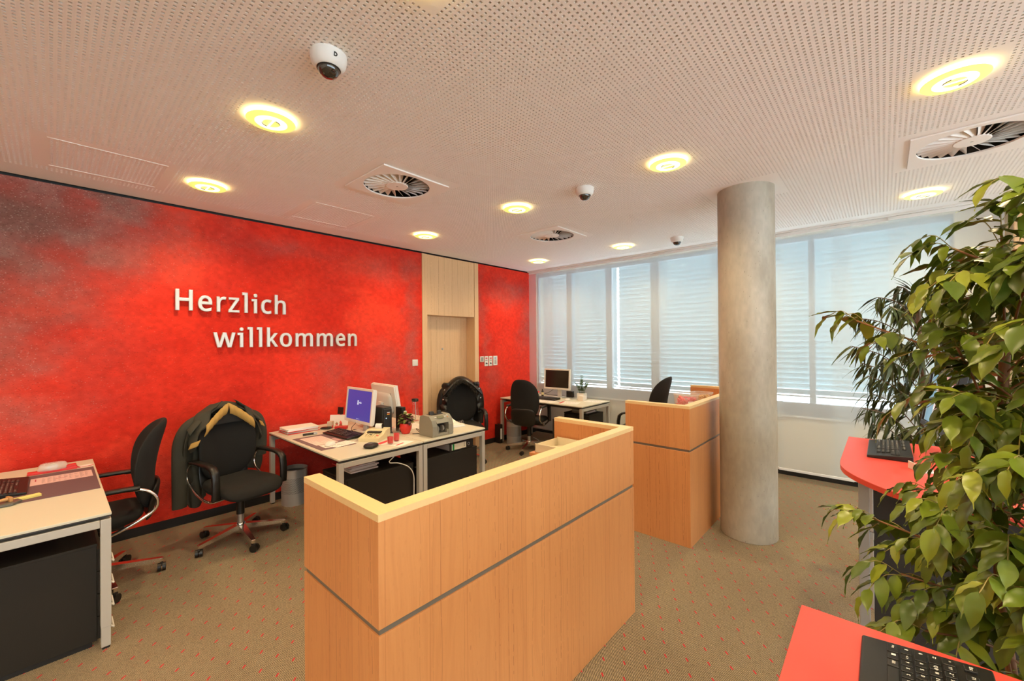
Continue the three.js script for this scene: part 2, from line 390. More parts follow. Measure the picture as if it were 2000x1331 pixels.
// plain walls of the rest of the hall
{
  const a = obj('wall_far', bb(X0 - 0.2, X0, 0, HC + 0.3, ZW - 0.3, Z1 + 0.2), M.plaster, scene); struct(a); tag(a, 'plain off-white wall at the end of the hall', 'wall');
  // the street side: parapet, head and piers round a band of windows
  const b = obj('wall_front', [bb(X0, 6.3, 0, 0.85, Z1, Z1 + 0.2), bb(X0, 6.3, 2.60, HC + 0.3, Z1, Z1 + 0.2), bb(X0, -4.0, 0.85, 2.60, Z1, Z1 + 0.2), bb(5.5, 6.3, 0.85, 2.60, Z1, Z1 + 0.2)], M.plaster, scene); struct(b); tag(b, 'off-white street-side wall with a band of windows', 'wall');
  const sw = thing('window_2', 'band of street-side windows opposite the red wall', 'window'); struct(sw);
  for (let i = 0; i <= 8; i++) { const x = -4.0 + 9.5 * i / 8; obj('mullion', bb(Math.max(-4.0, x - 0.03), Math.min(5.5, x + 0.03), 0.85, 2.60, Z1 + 0.06, Z1 + 0.12), M.alu, sw); if (i < 8) obj('pane', new THREE.PlaneGeometry(9.5 / 8 - 0.06, 1.75).translate(x + 9.5 / 16, 1.725, Z1 + 0.09), M.glass, sw); }
  const k = obj('baseboard_left', [bb(X0, DX0, 0, 0.075, ZW, ZW + 0.013), bb(DX1, XG, 0, 0.075, ZW, ZW + 0.013)], M.black, scene); struct(k); tag(k, 'black skirting strip along the red wall', 'baseboard');
}
// door with frame and fixed panel above
{
  const d = thing('door_1', 'flush beech door in a deep wooden frame between red wall sections', 'door'); struct(d);
  const fz = ZW + 0.012;
  obj('frame_post', bb(DX0 + 0.001, 3.49, 0, 2.868, ZW - 0.274, fz), M.doorWood, d);
  obj('frame_post', bb(4.387, DX1 - 0.001, 0, 2.868, ZW - 0.274, fz), M.doorWood, d);
  obj('over_panel', rbb(3.494, 4.383, 2.02, 2.866, ZW - 0.20, fz - 0.006, 0.002), M.doorWood, d);
  const leaf = obj('door_leaf', rbb(3.492, 4.385, 0.006, 2.019, ZW - 0.22, ZW - 0.18, 0.002), M.doorWood, d);
  obj('peephole', [lathe([[0, 0.012], [0.012, 0.012], [0.015, 0.006], [0.015, 0]], 20).rotateX(Math.PI / 2).translate(3.90, 1.535, ZW - 0.18)], M.steel, leaf);
}
// window wall: parapet, header, pier, panelled end
{
  const w = obj('wall_right', [bb(XG, 6.25, 0, 0.70, ZW - 0.3, 0.53), bb(XG, 6.25, 2.86, HC + 0.3, ZW - 0.3, 0.53), bb(XG, 6.25, 0, HC + 0.3, 0.53, Z1 + 0.2), bb(XG, 6.25, 0.70, 2.86, ZW - 0.3, -4.72)], std(lin(0.90, 0.80, 0.62), 0.85), scene);
  struct(w); tag(w, 'cream parapet and pier of the window wall', 'wall');
  const k = obj('baseboard_right', bb(XG - 0.013, XG, 0, 0.07, ZW + 0.014, Z1), M.black, scene); struct(k); tag(k, 'black skirting strip below the windows', 'baseboard');
  const p = thing('wall_panel', 'tall reddish wood panel at the end of the curtains', 'panel', [0, 0, 0]); 
  obj('panel_board', rbb(5.70, 5.74, 0.0, 2.76, 0.875, 1.95, 0.003), M.doorWood, p); obj('top_band', bb(5.705, 5.735, 2.76, HC, 0.875, 1.95), M.plasticGrey, p);
  obj('side_board', rbb(5.74, XG, 0.0, HC, 1.93, 1.95, 0.002), M.doorWood, p);
}
const WIN = [-4.72, -4.02, -3.26, -2.505, -1.60, -0.617, 0.53], WY0 = 0.70, WY1 = 2.86;
{
  const w = thing('window_1', 'row of tall windows behind the white panel curtains', 'window'); struct(w);
  const xa = 5.95, xb = 6.02, frame = std(lin(0.50, 0.56, 0.60), 0.5, 0);
  obj('frame_rail', bb(xa, xb, WY0, 0.875, WIN[0], 0.53), std(lin(0.40, 0.41, 0.42), 0.5), w); obj('frame_rail', bb(xa, xb, WY1 - 0.06, WY1, WIN[0], 0.53), frame, w);
  WIN.forEach((z, i) => { const h = [0.03, 0.05, 0.05, 0.062, 0.05, 0.03, 0.03][i]; obj('mullion', bb(xa, xb, 0.875, WY1 - 0.06, Math.max(WIN[0], z - h), Math.min(0.53, z + h)), frame, w); });
  for (let i = 0; i < WIN.length - 1; i++) obj('pane', new THREE.PlaneGeometry(WIN[i + 1] - WIN[i] - 0.06, WY1 - 0.06 - 0.875).rotateY(-Math.PI / 2).translate(5.985, (WY1 - 0.06 + 0.875) / 2, (WIN[i] + WIN[i + 1]) / 2), M.glass, w);
  obj('sill', rbb(XG - 0.02, 6.0, 0.70, 0.72, WIN[0], 0.53), M.white, w);
}
// outside venetian blinds: every slat a part
{
  const slatMat = phys({ color: lin(0.66, 0.76, 0.78), roughness: 1, transmission: 0.14, thickness: 0, side: THREE.DoubleSide });
  const Wd = 0.080, prof = Array.from({ length: 7 }, (_, i) => { const t = i / 6 - 0.5; return [t * Wd, 0.008 * (1 - 4 * t * t)]; });
  const slatGeo = (len) => sheet((u, v) => { const k = u * 6, i = Math.min(5, Math.floor(k)), f = k - i; return [prof[i][0] + (prof[i + 1][0] - prof[i][0]) * f, prof[i][1] + (prof[i + 1][1] - prof[i][1]) * f, (v - 0.5) * len]; }, 6, 1, 0.0012);
  const BL = [[-4.76, -3.190], [-3.150, -1.615], [-1.585, 0.545]];
  BL.forEach(([a, b], i) => {
    const t = thing('venetian_blind', ['closed outside slat blind behind the far desk and red wall', 'closed outside slat blind behind the tall chair and counter', 'closed outside slat blind behind the concrete column and plants'][i], 'blind', [6.09, 0, (a + b) / 2], 0, 'outside venetian blinds');
    const g = norm(slatGeo(b - a)), bottom = [0.915, 0.90, 0.955][i], n = 29, top = 2.80;
    for (let k = 0; k < n; k++) {
      const open = k < 5 ? (5 - k) * 0.045 : 0;
      const y = bottom + 0.04 + (top - bottom - 0.04) * k / (n - 1);
      const m = new THREE.Mesh(g, slatMat); m.name = 'slat'; m.castShadow = m.receiveShadow = true;
      m.position.set(0, y, 0); m.rotation.z = -(1.16 - open); t.add(m);
    }
    obj('bottom_rail', rb(0.06, 0.018, b - a, 0, bottom - 0.012, 0, 0.006), M.steel, t);
    obj('head_box', bb(-0.05, 0.05, 2.82, 2.90, -(b - a) / 2, (b - a) / 2), M.steel, t);
    for (const s of [-0.3, 0.3]) obj('ladder_cord', bb(-0.045, -0.043, bottom, 2.82, s * (b - a) - 0.001, s * (b - a) + 0.001), M.plasticGrey, t);
  });
}
// panel curtains on a ceiling rail
{
  const fabric = phys({ color: lin(0.86, 0.89, 0.90), roughness: 0.34, transmission: 0.74, thickness: 0, side: THREE.DoubleSide, ior: 1.01 });
  const P = [[-4.70, -4.17], [-4.39, -3.66], [-3.73, -2.93], [-2.99, -2.23], [-2.34, -1.58], [-1.66, -0.88], [-0.92, -0.24], [-0.41, 0.35], [0.05, 0.82]];
  const where = ['next to the red wall end', 'behind the monitor on the far desk', 'behind the potted plant on the far desk', 'to the left of the tall black chair', 'behind the tall black chair', 'half hidden by the concrete column', 'just past the concrete column', 'behind the narrow-leaved plant', 'beside the wood panel'];
  P.forEach(([a, b], i) => {
    const x = i % 2 ? 5.712 : 5.694;
    const t = thing('panel_curtain', 'sheer white panel curtain ' + where[i], 'curtain', [x, 0, (a + b) / 2], 0, 'panel curtains');
    obj('fabric', new THREE.PlaneGeometry(b - a, 2.735).rotateY(-Math.PI / 2).translate(0, 0.125 + 2.735 / 2, 0), fabric, t);
    obj('weight_bar', rb(0.009, 0.028, b - a, 0, 0.122, 0, 0.003), M.white, t);
    obj('top_carrier', rb(0.008, 0.035, b - a, 0, 2.852, 0, 0.002), M.white, t);
  });
  const r = obj('curtain_rail', [rbb(5.672, 5.735, 2.871, HC, -4.715, 0.86, 0.002)], M.white, scene);
  tag(r, 'white ceiling rail carrying the panel curtains', 'curtain rail');
}
// concrete column
{
  const [x, z, r] = COLUMN;
  const t = tex(1024, 1024, (u, v) => {
    const a = fbm(u * 4, v * 8, 4, 8, 4, 201), b = fbm(u * 60, v * 120, 60, 120, 3, 207);
    let c = mixc([0.34, 0.30, 0.235], [0.46, 0.42, 0.345], smooth(0.3, 0.7, a));
    const k = 0.88 + 0.24 * b; c = [c[0] * k, c[1] * k, c[2] * k];
    if (hash2(Math.floor(u * 500), Math.floor(v * 1000), 9) > 0.9992) c = [c[0] * 0.35, c[1] * 0.35, c[2] * 0.35];
    return c;
  });
  const o = obj('concrete_column', [lathe([[r - 0.004, 0], [r, 0.006], [r, HC]], 64, 0, 0, 0)], std(0xffffff, 0.55, 0, { map: t, bumpMap: tex(512, 512, (u, v) => fbm(u * 40, v * 80, 40, 80, 3, 221), false), bumpScale: 0.001 }), scene);
  o.position.set(x, 0, z); tag(o, 'round bare concrete column between counter and windows', 'column');
}

// ================================================================== ceiling fittings
// downlights: recessed lamp with a glass disc hung just below the ceiling
{
  const glow = new THREE.MeshStandardMaterial({ color: lin(0.7, 0.75, 0.3), emissive: lin(0.78, 0.90, 0.20), emissiveIntensity: 0.78, roughness: 0.4 });
  const hot = new THREE.MeshStandardMaterial({ color: lin(0.8, 0.8, 0.8), emissive: lin(0.90, 1.0, 0.88), emissiveIntensity: 1.0, roughness: 0.4 });
  const rimGlow = new THREE.MeshStandardMaterial({ color: lin(0.8, 0.8, 0.6), emissive: lin(1.0, 0.74, 0.34), emissiveIntensity: 8.0, roughness: 0.4 });
  const labels = { '0.82,-3.96': 'round glowing ceiling downlight above the dark left part of the red wall', '0.82,-2.54': 'round glowing ceiling downlight nearest the large dome camera', '2.91,-3.96': 'round glowing ceiling downlight in front of the wooden door panel', '2.91,-2.54': 'round glowing ceiling downlight between the two swirl vents', '2.91,-1.12': 'round glowing ceiling downlight just before the concrete column', '2.91,0.27': 'large round glowing ceiling downlight beside the cut-off swirl vent', '5.03,-2.54': 'small round glowing ceiling downlight between curtain rail and swirl vent', '5.03,-3.96': 'small round glowing ceiling downlight at the corner of the red wall', '5.03,0.27': 'round glowing ceiling downlight above the leafy plants near the curtains' };
  let proto = null;
  for (const [x, z] of LAMPS) {
    const lab = labels[x + ',' + z] || (x === 5.03 && z === -1.12 ? 'round glowing ceiling downlight hidden behind the concrete column' : `round glowing ceiling downlight, ${{ '-3.96': 'first', '-2.54': 'second', '-1.12': 'third', 0.27: 'fourth', 1.69: 'fifth', 3.11: 'sixth' }[z]} from the red wall in the ${{ '-3.36': 'fifth', '-1.27': 'fourth', 0.82: 'third', 2.91: 'second', 5.03: 'first' }[x]} line from the curtains`);  // lamps of the line farthest from the curtains are unseen, added to brighten
    let t;
    if (!proto) {
      t = proto = thing('ceiling_downlight', lab, 'ceiling light', [x, HC, z], 0, 'round ceiling downlights');
      obj('mounting_ring', lathe([[0.060, 0], [0.060, -0.006], [0.072, -0.006], [0.075, 0]], 40), M.white, t);
      obj('disc_edge', lathe([[0.085, -0.018], [0.118, -0.018], [0.1205, -0.0205], [0.118, -0.0232]], 48), rimGlow, t, 'bright upper side of the glass disc');
      const d = obj('glass_disc', lathe([[0.045, -0.0285], [0.075, -0.0275], [0.118, -0.0235], [0.1215, -0.0205]], 48), glow, t, 'yellow-green glass disc');
      obj('lamp_ring', lathe([[0.042, -0.0300], [0.054, -0.0305], [0.070, -0.0298], [0.080, -0.0285]], 48), hot, d, 'white-hot ring');
      obj('inner_cup', lathe([[0, -0.020], [0.030, -0.021], [0.042, -0.030]], 32), glow, d);
      obj('bridge', rb(0.010, 0.004, 0.086, 0, -0.030, 0, 0.001), hot, d);
      for (const s of [0, 1]) obj('spacer', sheet((u, v) => { const a = s * Math.PI + 0.35 + u * 1.0; return [0.044 * Math.cos(a), -0.030 - 0.004 * v, 0.044 * Math.sin(a)]; }, 8, 1, 0.002), std(lin(0.25, 0.13, 0.04), 0.4, 0.6), d);
    } else { t = dup(proto, [x, HC, z], 0, lab); }
    const s = new THREE.SpotLight(LAMP_COLOR, LAMP_CANDELA, 0, 1.36, 0.75, 2);
    s.position.set(x, HC - 0.04, z); s.target.position.set(x, 0, z); s.castShadow = true; s.shadow.radius = 2.5; s.shadow.mapSize.set(1024, 1024);
    s.name = 'downlight_spot'; scene.add(s, s.target);
  }
}
// swirl air diffusers
{
  let proto;
  const labels = ['square swirl air vent above the greeting letters side of the room', 'square swirl air vent between two downlights near the window corner', 'square swirl air vent beside the large downlight above the plants'];
  DIFFUSERS.forEach(([x, z], n) => {
    if (n) { dup(proto, [x, HC, z], 0, labels[n]); return; }
    const t = proto = thing('swirl_air_vent', labels[0], 'air vent', [x, HC, z], 0, 'swirl vents in the ceiling');
    const a = 0.291, R = 0.256;
    obj('face_plate', flat(ext([[-a, -a], [a, -a], [a, a], [-a, a]], 0.008, 0.0015, [circle(R, 64)])).translate(0, -0.0105, 0), M.ceil, t);
    obj('plenum_box', [bb(-0.27, 0.27, 0.10, 0.11, -0.27, 0.27), bb(-0.27, -0.262, 0, 0.10, -0.27, 0.27), bb(0.262, 0.27, 0, 0.10, -0.27, 0.27), bb(-0.262, 0.262, 0, 0.10, -0.27, -0.262), bb(-0.262, 0.262, 0, 0.10, 0.262, 0.27)], M.black, t);
    const bg = norm(sheet((u, v) => {
      const r = 0.078 + (R - 0.080) * u, bend = 0.16 * Math.sin(u * Math.PI * 0.5);
      const half = (0.5 - v) * (2 * Math.PI / 24) * (0.90 - 0.12 * u), ang = half + bend, lift = 0.002 + (v) * (0.004 + 0.062 * Math.min(1, u * 1.15));
      return [r * Math.cos(ang), -0.006 + lift, r * Math.sin(ang)];
    }, 10, 3, 0.0016));
    for (let k = 0; k < 24; k++) { const b = new THREE.Mesh(bg, M.ceil); b.name = 'blade'; b.rotation.y = k / 24 * 2 * Math.PI; b.castShadow = b.receiveShadow = true; t.add(b); }
    const h = obj('hub', lathe([[0, -0.0085], [0.082, -0.0085], [0.085, -0.006], [0.085, 0.0]], 40), M.ceil, t);
    obj('screw', lathe([[0, -0.0115], [0.007, -0.0105], [0.008, -0.0085]], 12), M.steel, h);
  });
}
// dome cameras
{
  let proto; const labels = ['large white dome camera on the ceiling near the first downlight', 'white dome camera on the ceiling before the concrete column', 'small white dome camera on the ceiling close to the curtain rail'];
  [[0.812, -1.80], [2.935, -1.818], [5.09, -1.857]].forEach(([x, z], n) => {
    const turn = Math.atan2(-x, -z);
    if (n) { dup(proto, [x, HC, z], [0, 0.6, 0.35][n], labels[n]); return; }
    const t = proto = thing('dome_camera', labels[0], 'camera', [x, HC, z], 0.0, 'dome cameras on the ceiling');
    obj('housing', lathe([[0.046, -0.062], [0.056, -0.060], [0.070, -0.042], [0.0755, -0.018], [0.0755, 0]].reverse(), 48), M.white, t);
    obj('dome', lathe([[0, -0.100], [0.018, -0.0975], [0.034, -0.088], [0.043, -0.073], [0.0455, -0.061], [0.0455, -0.050]], 40), phys({ color: lin(0.02, 0.018, 0.016), roughness: 0.04, clearcoat: 1 }), t, 'dark glossy dome');
    obj('trim_ring', new THREE.TorusGeometry(0.047, 0.0025, 8, 40).rotateX(Math.PI / 2).translate(0, -0.061, 0), M.plasticDark, t);
    // the black D-shaped emblem on the housing
    const e = ext([[-0.007, -0.009], [0, -0.009], [0.006, -0.006], [0.0085, 0], [0.006, 0.006], [0, 0.009], [-0.007, 0.009]], 0.0012, 0, [[[-0.0035, -0.0045], [-0.0035, 0.0045], [0.0, 0.0045], [0.004, 0], [0.0, -0.0045]]]);
    obj('emblem', at(e, 0, 0, 0, 0, 0.20).translate(0, -0.031, 0.0738).rotateY(-0.05), M.black, t, 'black D emblem');
  });
}

// ================================================================== greeting on the wall
{
  const font = await new FontLoader().loadAsync('fonts/droid/droid_sans_regular.typeface.json');
  const face = std(lin(0.66, 0.64, 0.60), 0.38, 0.35);
  const cap = (() => { const g = new TextGeometry('H', { font, size: 1, depth: 0.1 }); g.computeBoundingBox(); return g.boundingBox.max.y; })();
  const word = (str, x0, x1, base, capH, ord) => {
    const size = capH / cap, items = []; let pen = 0;
    for (const ch of str) {
      const gl = font.data.glyphs[ch], adv = gl.ha / font.data.resolution * size;
      const g = new TextGeometry(ch, { font, size, depth: 0.022, curveSegments: 6, bevelEnabled: true, bevelSize: 0.0042, bevelThickness: 0.002, bevelSegments: 1 });
      items.push([ch, pen, g]); pen += adv + 0.012;
      if (ch === 'l' || ch === 'i') pen += 0.012;
    }
    items[0][2].computeBoundingBox();
    const total = pen - 0.012, k = (x1 - x0) / total;
    const seen = {};
    items.forEach(([ch, p, g]) => {
      seen[ch] = (seen[ch] || 0) + 1;
      const parts = [norm(g)];
      g.computeBoundingBox(); const bbx = g.boundingBox;
      if (ch === 'l' || ch === 'i') {     // small slab serif to the left of the stem head
        const yt = ch === 'l' ? bbx.max.y : capH * 0.765; const sh = ch === 'l' ? 0.026 : 0.024;
        const xl = bbx.min.x;
        parts.push(norm(bb(xl - 0.020, xl + 0.006, yt - sh, yt - 0.001, 0.0, 0.0235)));
      }
      const off = (ch === 'l' || ch === 'i') ? 0.012 : 0;
      const many = [...str].filter((c) => c === ch).length > 1;
      const o = obj('wall_letter', merge(parts).scale(k, 1, 1), face, scene);
      o.position.set(x0 + (p + off) * k, base, ZW + 0.02);
      tag(o, `silver raised letter ${ch === 'H' ? 'capital H' : ch} ${many ? (seen[ch] === 1 ? '(first of two) ' : '(second of two) ') : ''}in the ${ord} word of the wall greeting`, 'letter', 'letters of the wall greeting');
      obj('stud', [bar([0.03 * k, 0.05, -0.02], [0.03 * k, 0.05, 0.001], 0.004)], M.steel, o);
    });
  };
  word('Herzlich', 0.712, 1.662, 1.940, 0.182, 'upper');
  word('willkommen', 1.012, 2.452, 1.600, 0.182, 'lower');
}
// switch plates on the wall
{
  const plate = (x, y, w, h, label, kind) => {
    const t = thing('wall_switch', label, 'switch', [x, y, ZW], 0, 'switch plates on the red wall');
    obj('plate', rb(w, h, 0.012, 0, 0, 0.006, 0.003), M.plasticWhite, t);
    if (kind === 'rocker') obj('rocker', rb(w * 0.72, h * 0.72, 0.006, 0, 0, 0.013, 0.002).rotateX(0.03), M.plasticWhite, t);
    if (kind === 'dark') obj('rocker', rb(w * 0.62, h * 0.72, 0.006, 0.003, 0, 0.013, 0.002), M.plasticGrey, t);
    if (kind === 'key') { obj('indicator', rb(0.042, 0.022, 0.003, 0, 0.045, 0.0125, 0.001), std(lin(0.75, 0.12, 0.16), 0.4), t, 'pink-red indicator'); obj('label_strip', bx(0.05, 0.010, 0.002, 0, 0.012, 0.0125), M.plasticGrey, t); obj('key_switch', [cy(0.012, 0.012, 0.008, 0, 0, 0, 16).rotateX(Math.PI / 2).translate(-0.006, -0.035, 0.015), bb(-0.004, 0.022, -0.042, -0.034, 0.012, 0.022)], M.plasticDark, t); }
    if (kind === 'panel') { obj('display', rb(0.040, 0.030, 0.003, 0, 0.042, 0.0125, 0.001), std(lin(0.35, 0.50, 0.68), 0.25), t, 'bluish display'); for (let r = 0; r < 4; r++) obj('key_row', rb(0.046, 0.012, 0.003, 0, 0.008 - r * 0.018, 0.0125, 0.001), M.plasticGrey, t); }
  };
  plate(3.286, 1.359, 0.086, 0.086, 'single cream light switch on the red wall left of the door', 'rocker');
  plate(4.540, 1.363, 0.077, 0.088, 'grey rocker switch first of four plates beside the door frame', 'dark');
  plate(4.636, 1.329, 0.077, 0.157, 'cream key-switch plate with red light next to the grey rocker', 'key');
  plate(4.733, 1.328, 0.077, 0.157, 'cream key-switch plate with red light next to the alarm keypad', 'key');
  plate(4.841, 1.330, 0.094, 0.155, 'white alarm keypad with bluish display, last of four plates', 'panel');
}

// ================================================================== counters
function counter(label, x0, x1, z0, z1) {   // U-shaped: front at z1, returns back to z0
  const t = thing('reception_counter', label, 'counter', [(x0 + x1) / 2, 0, z1], 0, 'wooden reception counters');
  const w = (x1 - x0) / 2, d = z0 - z1, T = 0.06, H = 1.11, L = 0.022, ga = 0.748, gb = 0.767;
  for (const [n, y0, y1] of [['lower_panel', 0.0, ga], ['upper_panel', gb, H - L]]) {
    obj(n, rbb(-w, w, y0, y1, -T, 0, 0.0015), M.veneer, t);
    obj(n, rbb(-w, -w + T, y0, y1, d, -T, 0.0015), M.veneer, t);
    obj(n, rbb(w - T, w, y0, y1, d, -T, 0.0015), M.veneer, t);
  }
  obj('groove_strip', [bb(-w + 0.006, w - 0.006, ga, gb, -T + 0.006, -0.006), bb(-w + 0.006, -w + T - 0.006, ga, gb, d + 0.006, -T + 0.006), bb(w - T + 0.006, w - 0.006, ga, gb, d + 0.006, -T + 0.006)], M.groove, t, 'grey recessed metal strip');
  obj('top_edge', flat(ext([[-w, 0], [w, 0], [w, -d], [w - T, -d], [w - T, T], [-w + T, T], [-w + T, -d], [-w, -d]].map(([a, b]) => [a, b]), L)).translate(0, H - L, 0), M.lipping, t, 'light beech top edge');
  return t;
}
{
  const c = counter('U-shaped wooden counter with light top edge in front of the double desk', 0.645, 2.331, -1.662, -1.12);
  // small inner shelf on the right return
  obj('inner_shelf', rbb(0.50, 0.783, 0.915, 0.935, -0.53, -0.20, 0.002), M.veneer, c);
  obj('back_board', rbb(0.783 + 0.0, 0.843, 0.0, 1.10, -0.556, -0.543, 0.001), M.anthracite, c);
  const c2 = counter('U-shaped wooden counter half hidden behind the concrete column', 3.328, 5.02, -1.672, -1.13);
  obj('inner_worktop', rbb(-0.782, 0.782, 0.875, 0.90, -0.53, -0.062, 0.002), M.veneer, c2);
}
// letter tray on the shelf
{
  const t = thing('letter_tray', 'cream open tray on the shelf inside the counter', 'tray', [2.135, 0.935, -1.49], 0);
  obj('tray_shell', [rb(0.24, 0.004, 0.27, 0, 0.002, 0, 0.001), rb(0.24, 0.05, 0.006, 0, 0.025, -0.132, 0.002), rb(0.24, 0.05, 0.006, 0, 0.025, 0.132, 0.002), rb(0.006, 0.055, 0.27, -0.117, 0.0275, 0, 0.002), rb(0.006, 0.055, 0.27, 0.117, 0.0275, 0, 0.002)], std(lin(0.72, 0.62, 0.42), 0.5), t);
  const p = obj('paper_slip', rb(0.15, 0.004, 0.1, 2.12, 0.941, -1.50, 0.001), M.paper, scene); tag(p, 'white paper slips lying in the cream tray', 'paper');
}
// sweet tubs on the second counter
{
  const tub = (x, z, r, h, label, redIn) => {
    const t = thing('sweet_tub', label, 'tub', [x, 0.90, z], 0);
    obj('tub_wall', lathe([[r * 0.78, 0.002], [r * 0.8, 0.004], [r, h], [r + 0.006, h], [r + 0.006, h - 0.012], [r, h - 0.013]], 36), phys({ color: lin(0.95, 0.93, 0.9), roughness: 0.1, transmission: 0.75, thickness: 0 }), t);
    obj('tub_base', cy(r * 0.79, r * 0.79, 0.004, 0, 0.002, 0, 32), M.plasticWhite, t);
    const gs = []; for (let i = 0; i < 150; i++) { const a = rr(0, 6.28), yy = rr(0.012, h * 0.86), q = Math.sqrt(rnd()) * r * (0.72 + 0.17 * yy / h) * 0.92; gs.push(rb(0.024, 0.014, 0.03, 0, 0, 0, 0.006, 1).rotateY(rr(0, 6)).rotateX(rr(0, 3)).translate(q * Math.cos(a), yy, q * Math.sin(a))); }
    const o = obj('sweets', gs, redIn, t); o.userData.kind = 'stuff';
    obj('paper_label', sheet((u, v) => { const a = Math.PI * 0.62 + u * 0.7, q = r * 0.955 + 0.004; return [q * Math.cos(a), h * (0.45 + 0.3 * v), q * Math.sin(a)]; }, 6, 1, 0.001), M.paper, t);
  };
  // they stand on the counter's inner worktop
  
  tub(3.86, -1.34, 0.105, 0.245, 'clear tub of red wrapped sweets on the counter by the column', std(lin(0.75, 0.03, 0.05), 0.35));
  tub(4.22, -1.32, 0.10, 0.225, 'clear tub of yellow-brown sweets on the counter by the column', std(lin(0.65, 0.38, 0.12), 0.4));
}

// ================================================================== desks
function desk(label, x0, x1, z0, z1, userSide) {   // frame legs at both short ends
  const t = thing('office_desk', label, 'desk', [(x0 + x1) / 2, 0, (z0 + z1) / 2], 0, 'white office desks with aluminium frames');
  const w = (x1 - x0) / 2, d = (z1 - z0) / 2, b = 0.044;
  obj('table_top', rbb(-w, w, 0.7115, 0.725, -d, d, 0.002), M.deskTop, t);
  obj('top_core', bb(-w + 0.002, w - 0.002, 0.704, 0.7115, -d + 0.002, d - 0.002), M.deskEdge, t);
  for (const s of [-1, 1]) {
    const za = s * (d - 0.002), zb = s * (d - 0.046), lo = Math.min(za, zb), hi = Math.max(za, zb);
    for (const q of [-1, 1]) {
      const xa = q * w, xb = q * (w - b), lx = Math.min(xa, xb), hx = Math.max(xa, xb);
      const leg = obj('leg', rbb(lx + 0.001, hx - 0.001, 0.115, 0.692, lo, hi, 0.003), M.alu, t);
      obj('leg_foot', rbb(lx + 0.003, hx - 0.003, 0.012, 0.115, lo + 0.002, hi - 0.002, 0.002), M.alu, leg);
      obj('glide', rbb(lx + 0.007, hx - 0.007, 0, 0.012, lo + 0.006, hi - 0.006, 0.001), M.black, leg);
    }
    obj('cross_bar', rbb(-w + b, w - b, 0.65, 0.692, lo, hi, 0.003), M.alu, t);
  }
  for (const q of [-1, 1]) obj('side_rail', bb(q * (w - 0.10) - 0.015, q * (w - 0.10) + 0.015, 0.665, 0.704, -d + 0.046, d - 0.046), M.deskEdge, t);
  obj('spacer', [-1, 1].flatMap((s) => [-1, 1].map((q) => bb(q * (w - 0.12) - 0.03, q * (w - 0.12) + 0.03, 0.69, 0.705, s * (d - 0.08) - 0.02, s * (d - 0.08) + 0.02))), M.deskEdge, t);
  return t;
}
desk('white desk with a wide dark mat at the left edge of the scene', -0.575, 0.211, -4.665, -3.10);
desk('white desk with the blue-screen monitor, left half of the double desk', 1.472, 2.256, -4.665, -3.128);
desk('white desk with the banknote counter, right half of the double desk', 2.262, 3.046, -4.665, -3.128);
desk('white desk in the window corner with a black-screen monitor', 4.880, 5.664, -4.655, -3.095);
// low dark cabinets under the desks, their plain ends towards the counter
function cabinet(label, x0, x1, z0, z1, h, drawers) {
  const t = thing('low_cabinet', label, 'cabinet', [(x0 + x1) / 2, 0, (z0 + z1) / 2], 0, 'dark cabinets under the desks');
  const w = (x1 - x0) / 2, d = (z1 - z0) / 2;
  obj('body', rbb(-w + 0.018, w, 0.03, h - 0.016, -d, d, 0.002), M.anthracite, t);
  obj('cover_plate', rbb(-w, w + 0.002, h - 0.016, h, -d - 0.002, d + 0.002, 0.002), M.anthracite, t);
  obj('plinth', bb(-w + 0.03, w - 0.01, 0, 0.03, -d + 0.02, d - 0.02), M.black, t);
  const n = 2;
  for (let i = 0; i < n; i++) {
    const dr = obj('door', rbb(-w, -w + 0.017, 0.034, h - 0.02, -d + i * d + 0.003, -d + (i + 1) * d - 0.003, 0.002), M.anthracite, t);
    obj('handle', [bar([-w - 0.02, h - 0.10, -d + (i + 0.5) * d - 0.05], [-w - 0.02, h - 0.10, -d + (i + 0.5) * d + 0.05], 0.004), bar([-w, h - 0.10, -d + (i + 0.5) * d - 0.045], [-w - 0.02, h - 0.10, -d + (i + 0.5) * d - 0.045], 0.003), bar([-w, h - 0.10, -d + (i + 0.5) * d + 0.045], [-w - 0.02, h - 0.10, -d + (i + 0.5) * d + 0.045], 0.003)], M.steel, dr);
  }
  return t;
}
cabinet('dark low cabinet under the left half of the double desk', 1.56, 2.20, -3.62, -3.20, 0.535);
cabinet('dark low cabinet with a lever-arch file on it, under the double desk', 2.335, 2.99, -3.62, -3.20, 0.535);
cabinet('dark low cabinet under the window corner desk', 5.20, 5.60, -3.62, -3.18, 0.56);
{   // drawer pedestal under the left desk: four handles stick out beyond the leg
  const t = thing('drawer_pedestal', 'dark drawer unit with white handles under the left desk', 'cabinet', [-0.16, 0, -3.45], 0);
  obj('body', rbb(-0.37, 0.318, 0.028, 0.537, -0.30, 0.28, 0.002), M.anthracite, t);
  obj('cover_plate', rbb(-0.372, 0.32, 0.537, 0.552, -0.302, 0.284, 0.002), M.anthracite, t);
  obj('plinth', bb(-0.36, 0.30, 0, 0.028, -0.28, 0.27), M.black, t);
  for (let i = 0; i < 4; i++) {
    const y = 0.075 + i * 0.122, dr = obj('drawer', rbb(0.319, 0.336, y - 0.04, y + 0.078, -0.298, 0.28, 0.002), M.anthracite, t);
    obj('handle', [bar([0.336, y + 0.04, 0.262], [0.384, y - 0.012, 0.262], 0.0045), bar([0.384, y - 0.012, 0.262], [0.384, y - 0.012, 0.14], 0.0045), bar([0.384, y - 0.012, 0.14], [0.336, y + 0.04, 0.14], 0.0045)], M.plasticWhite, dr, 'white wire handle');
  }
}

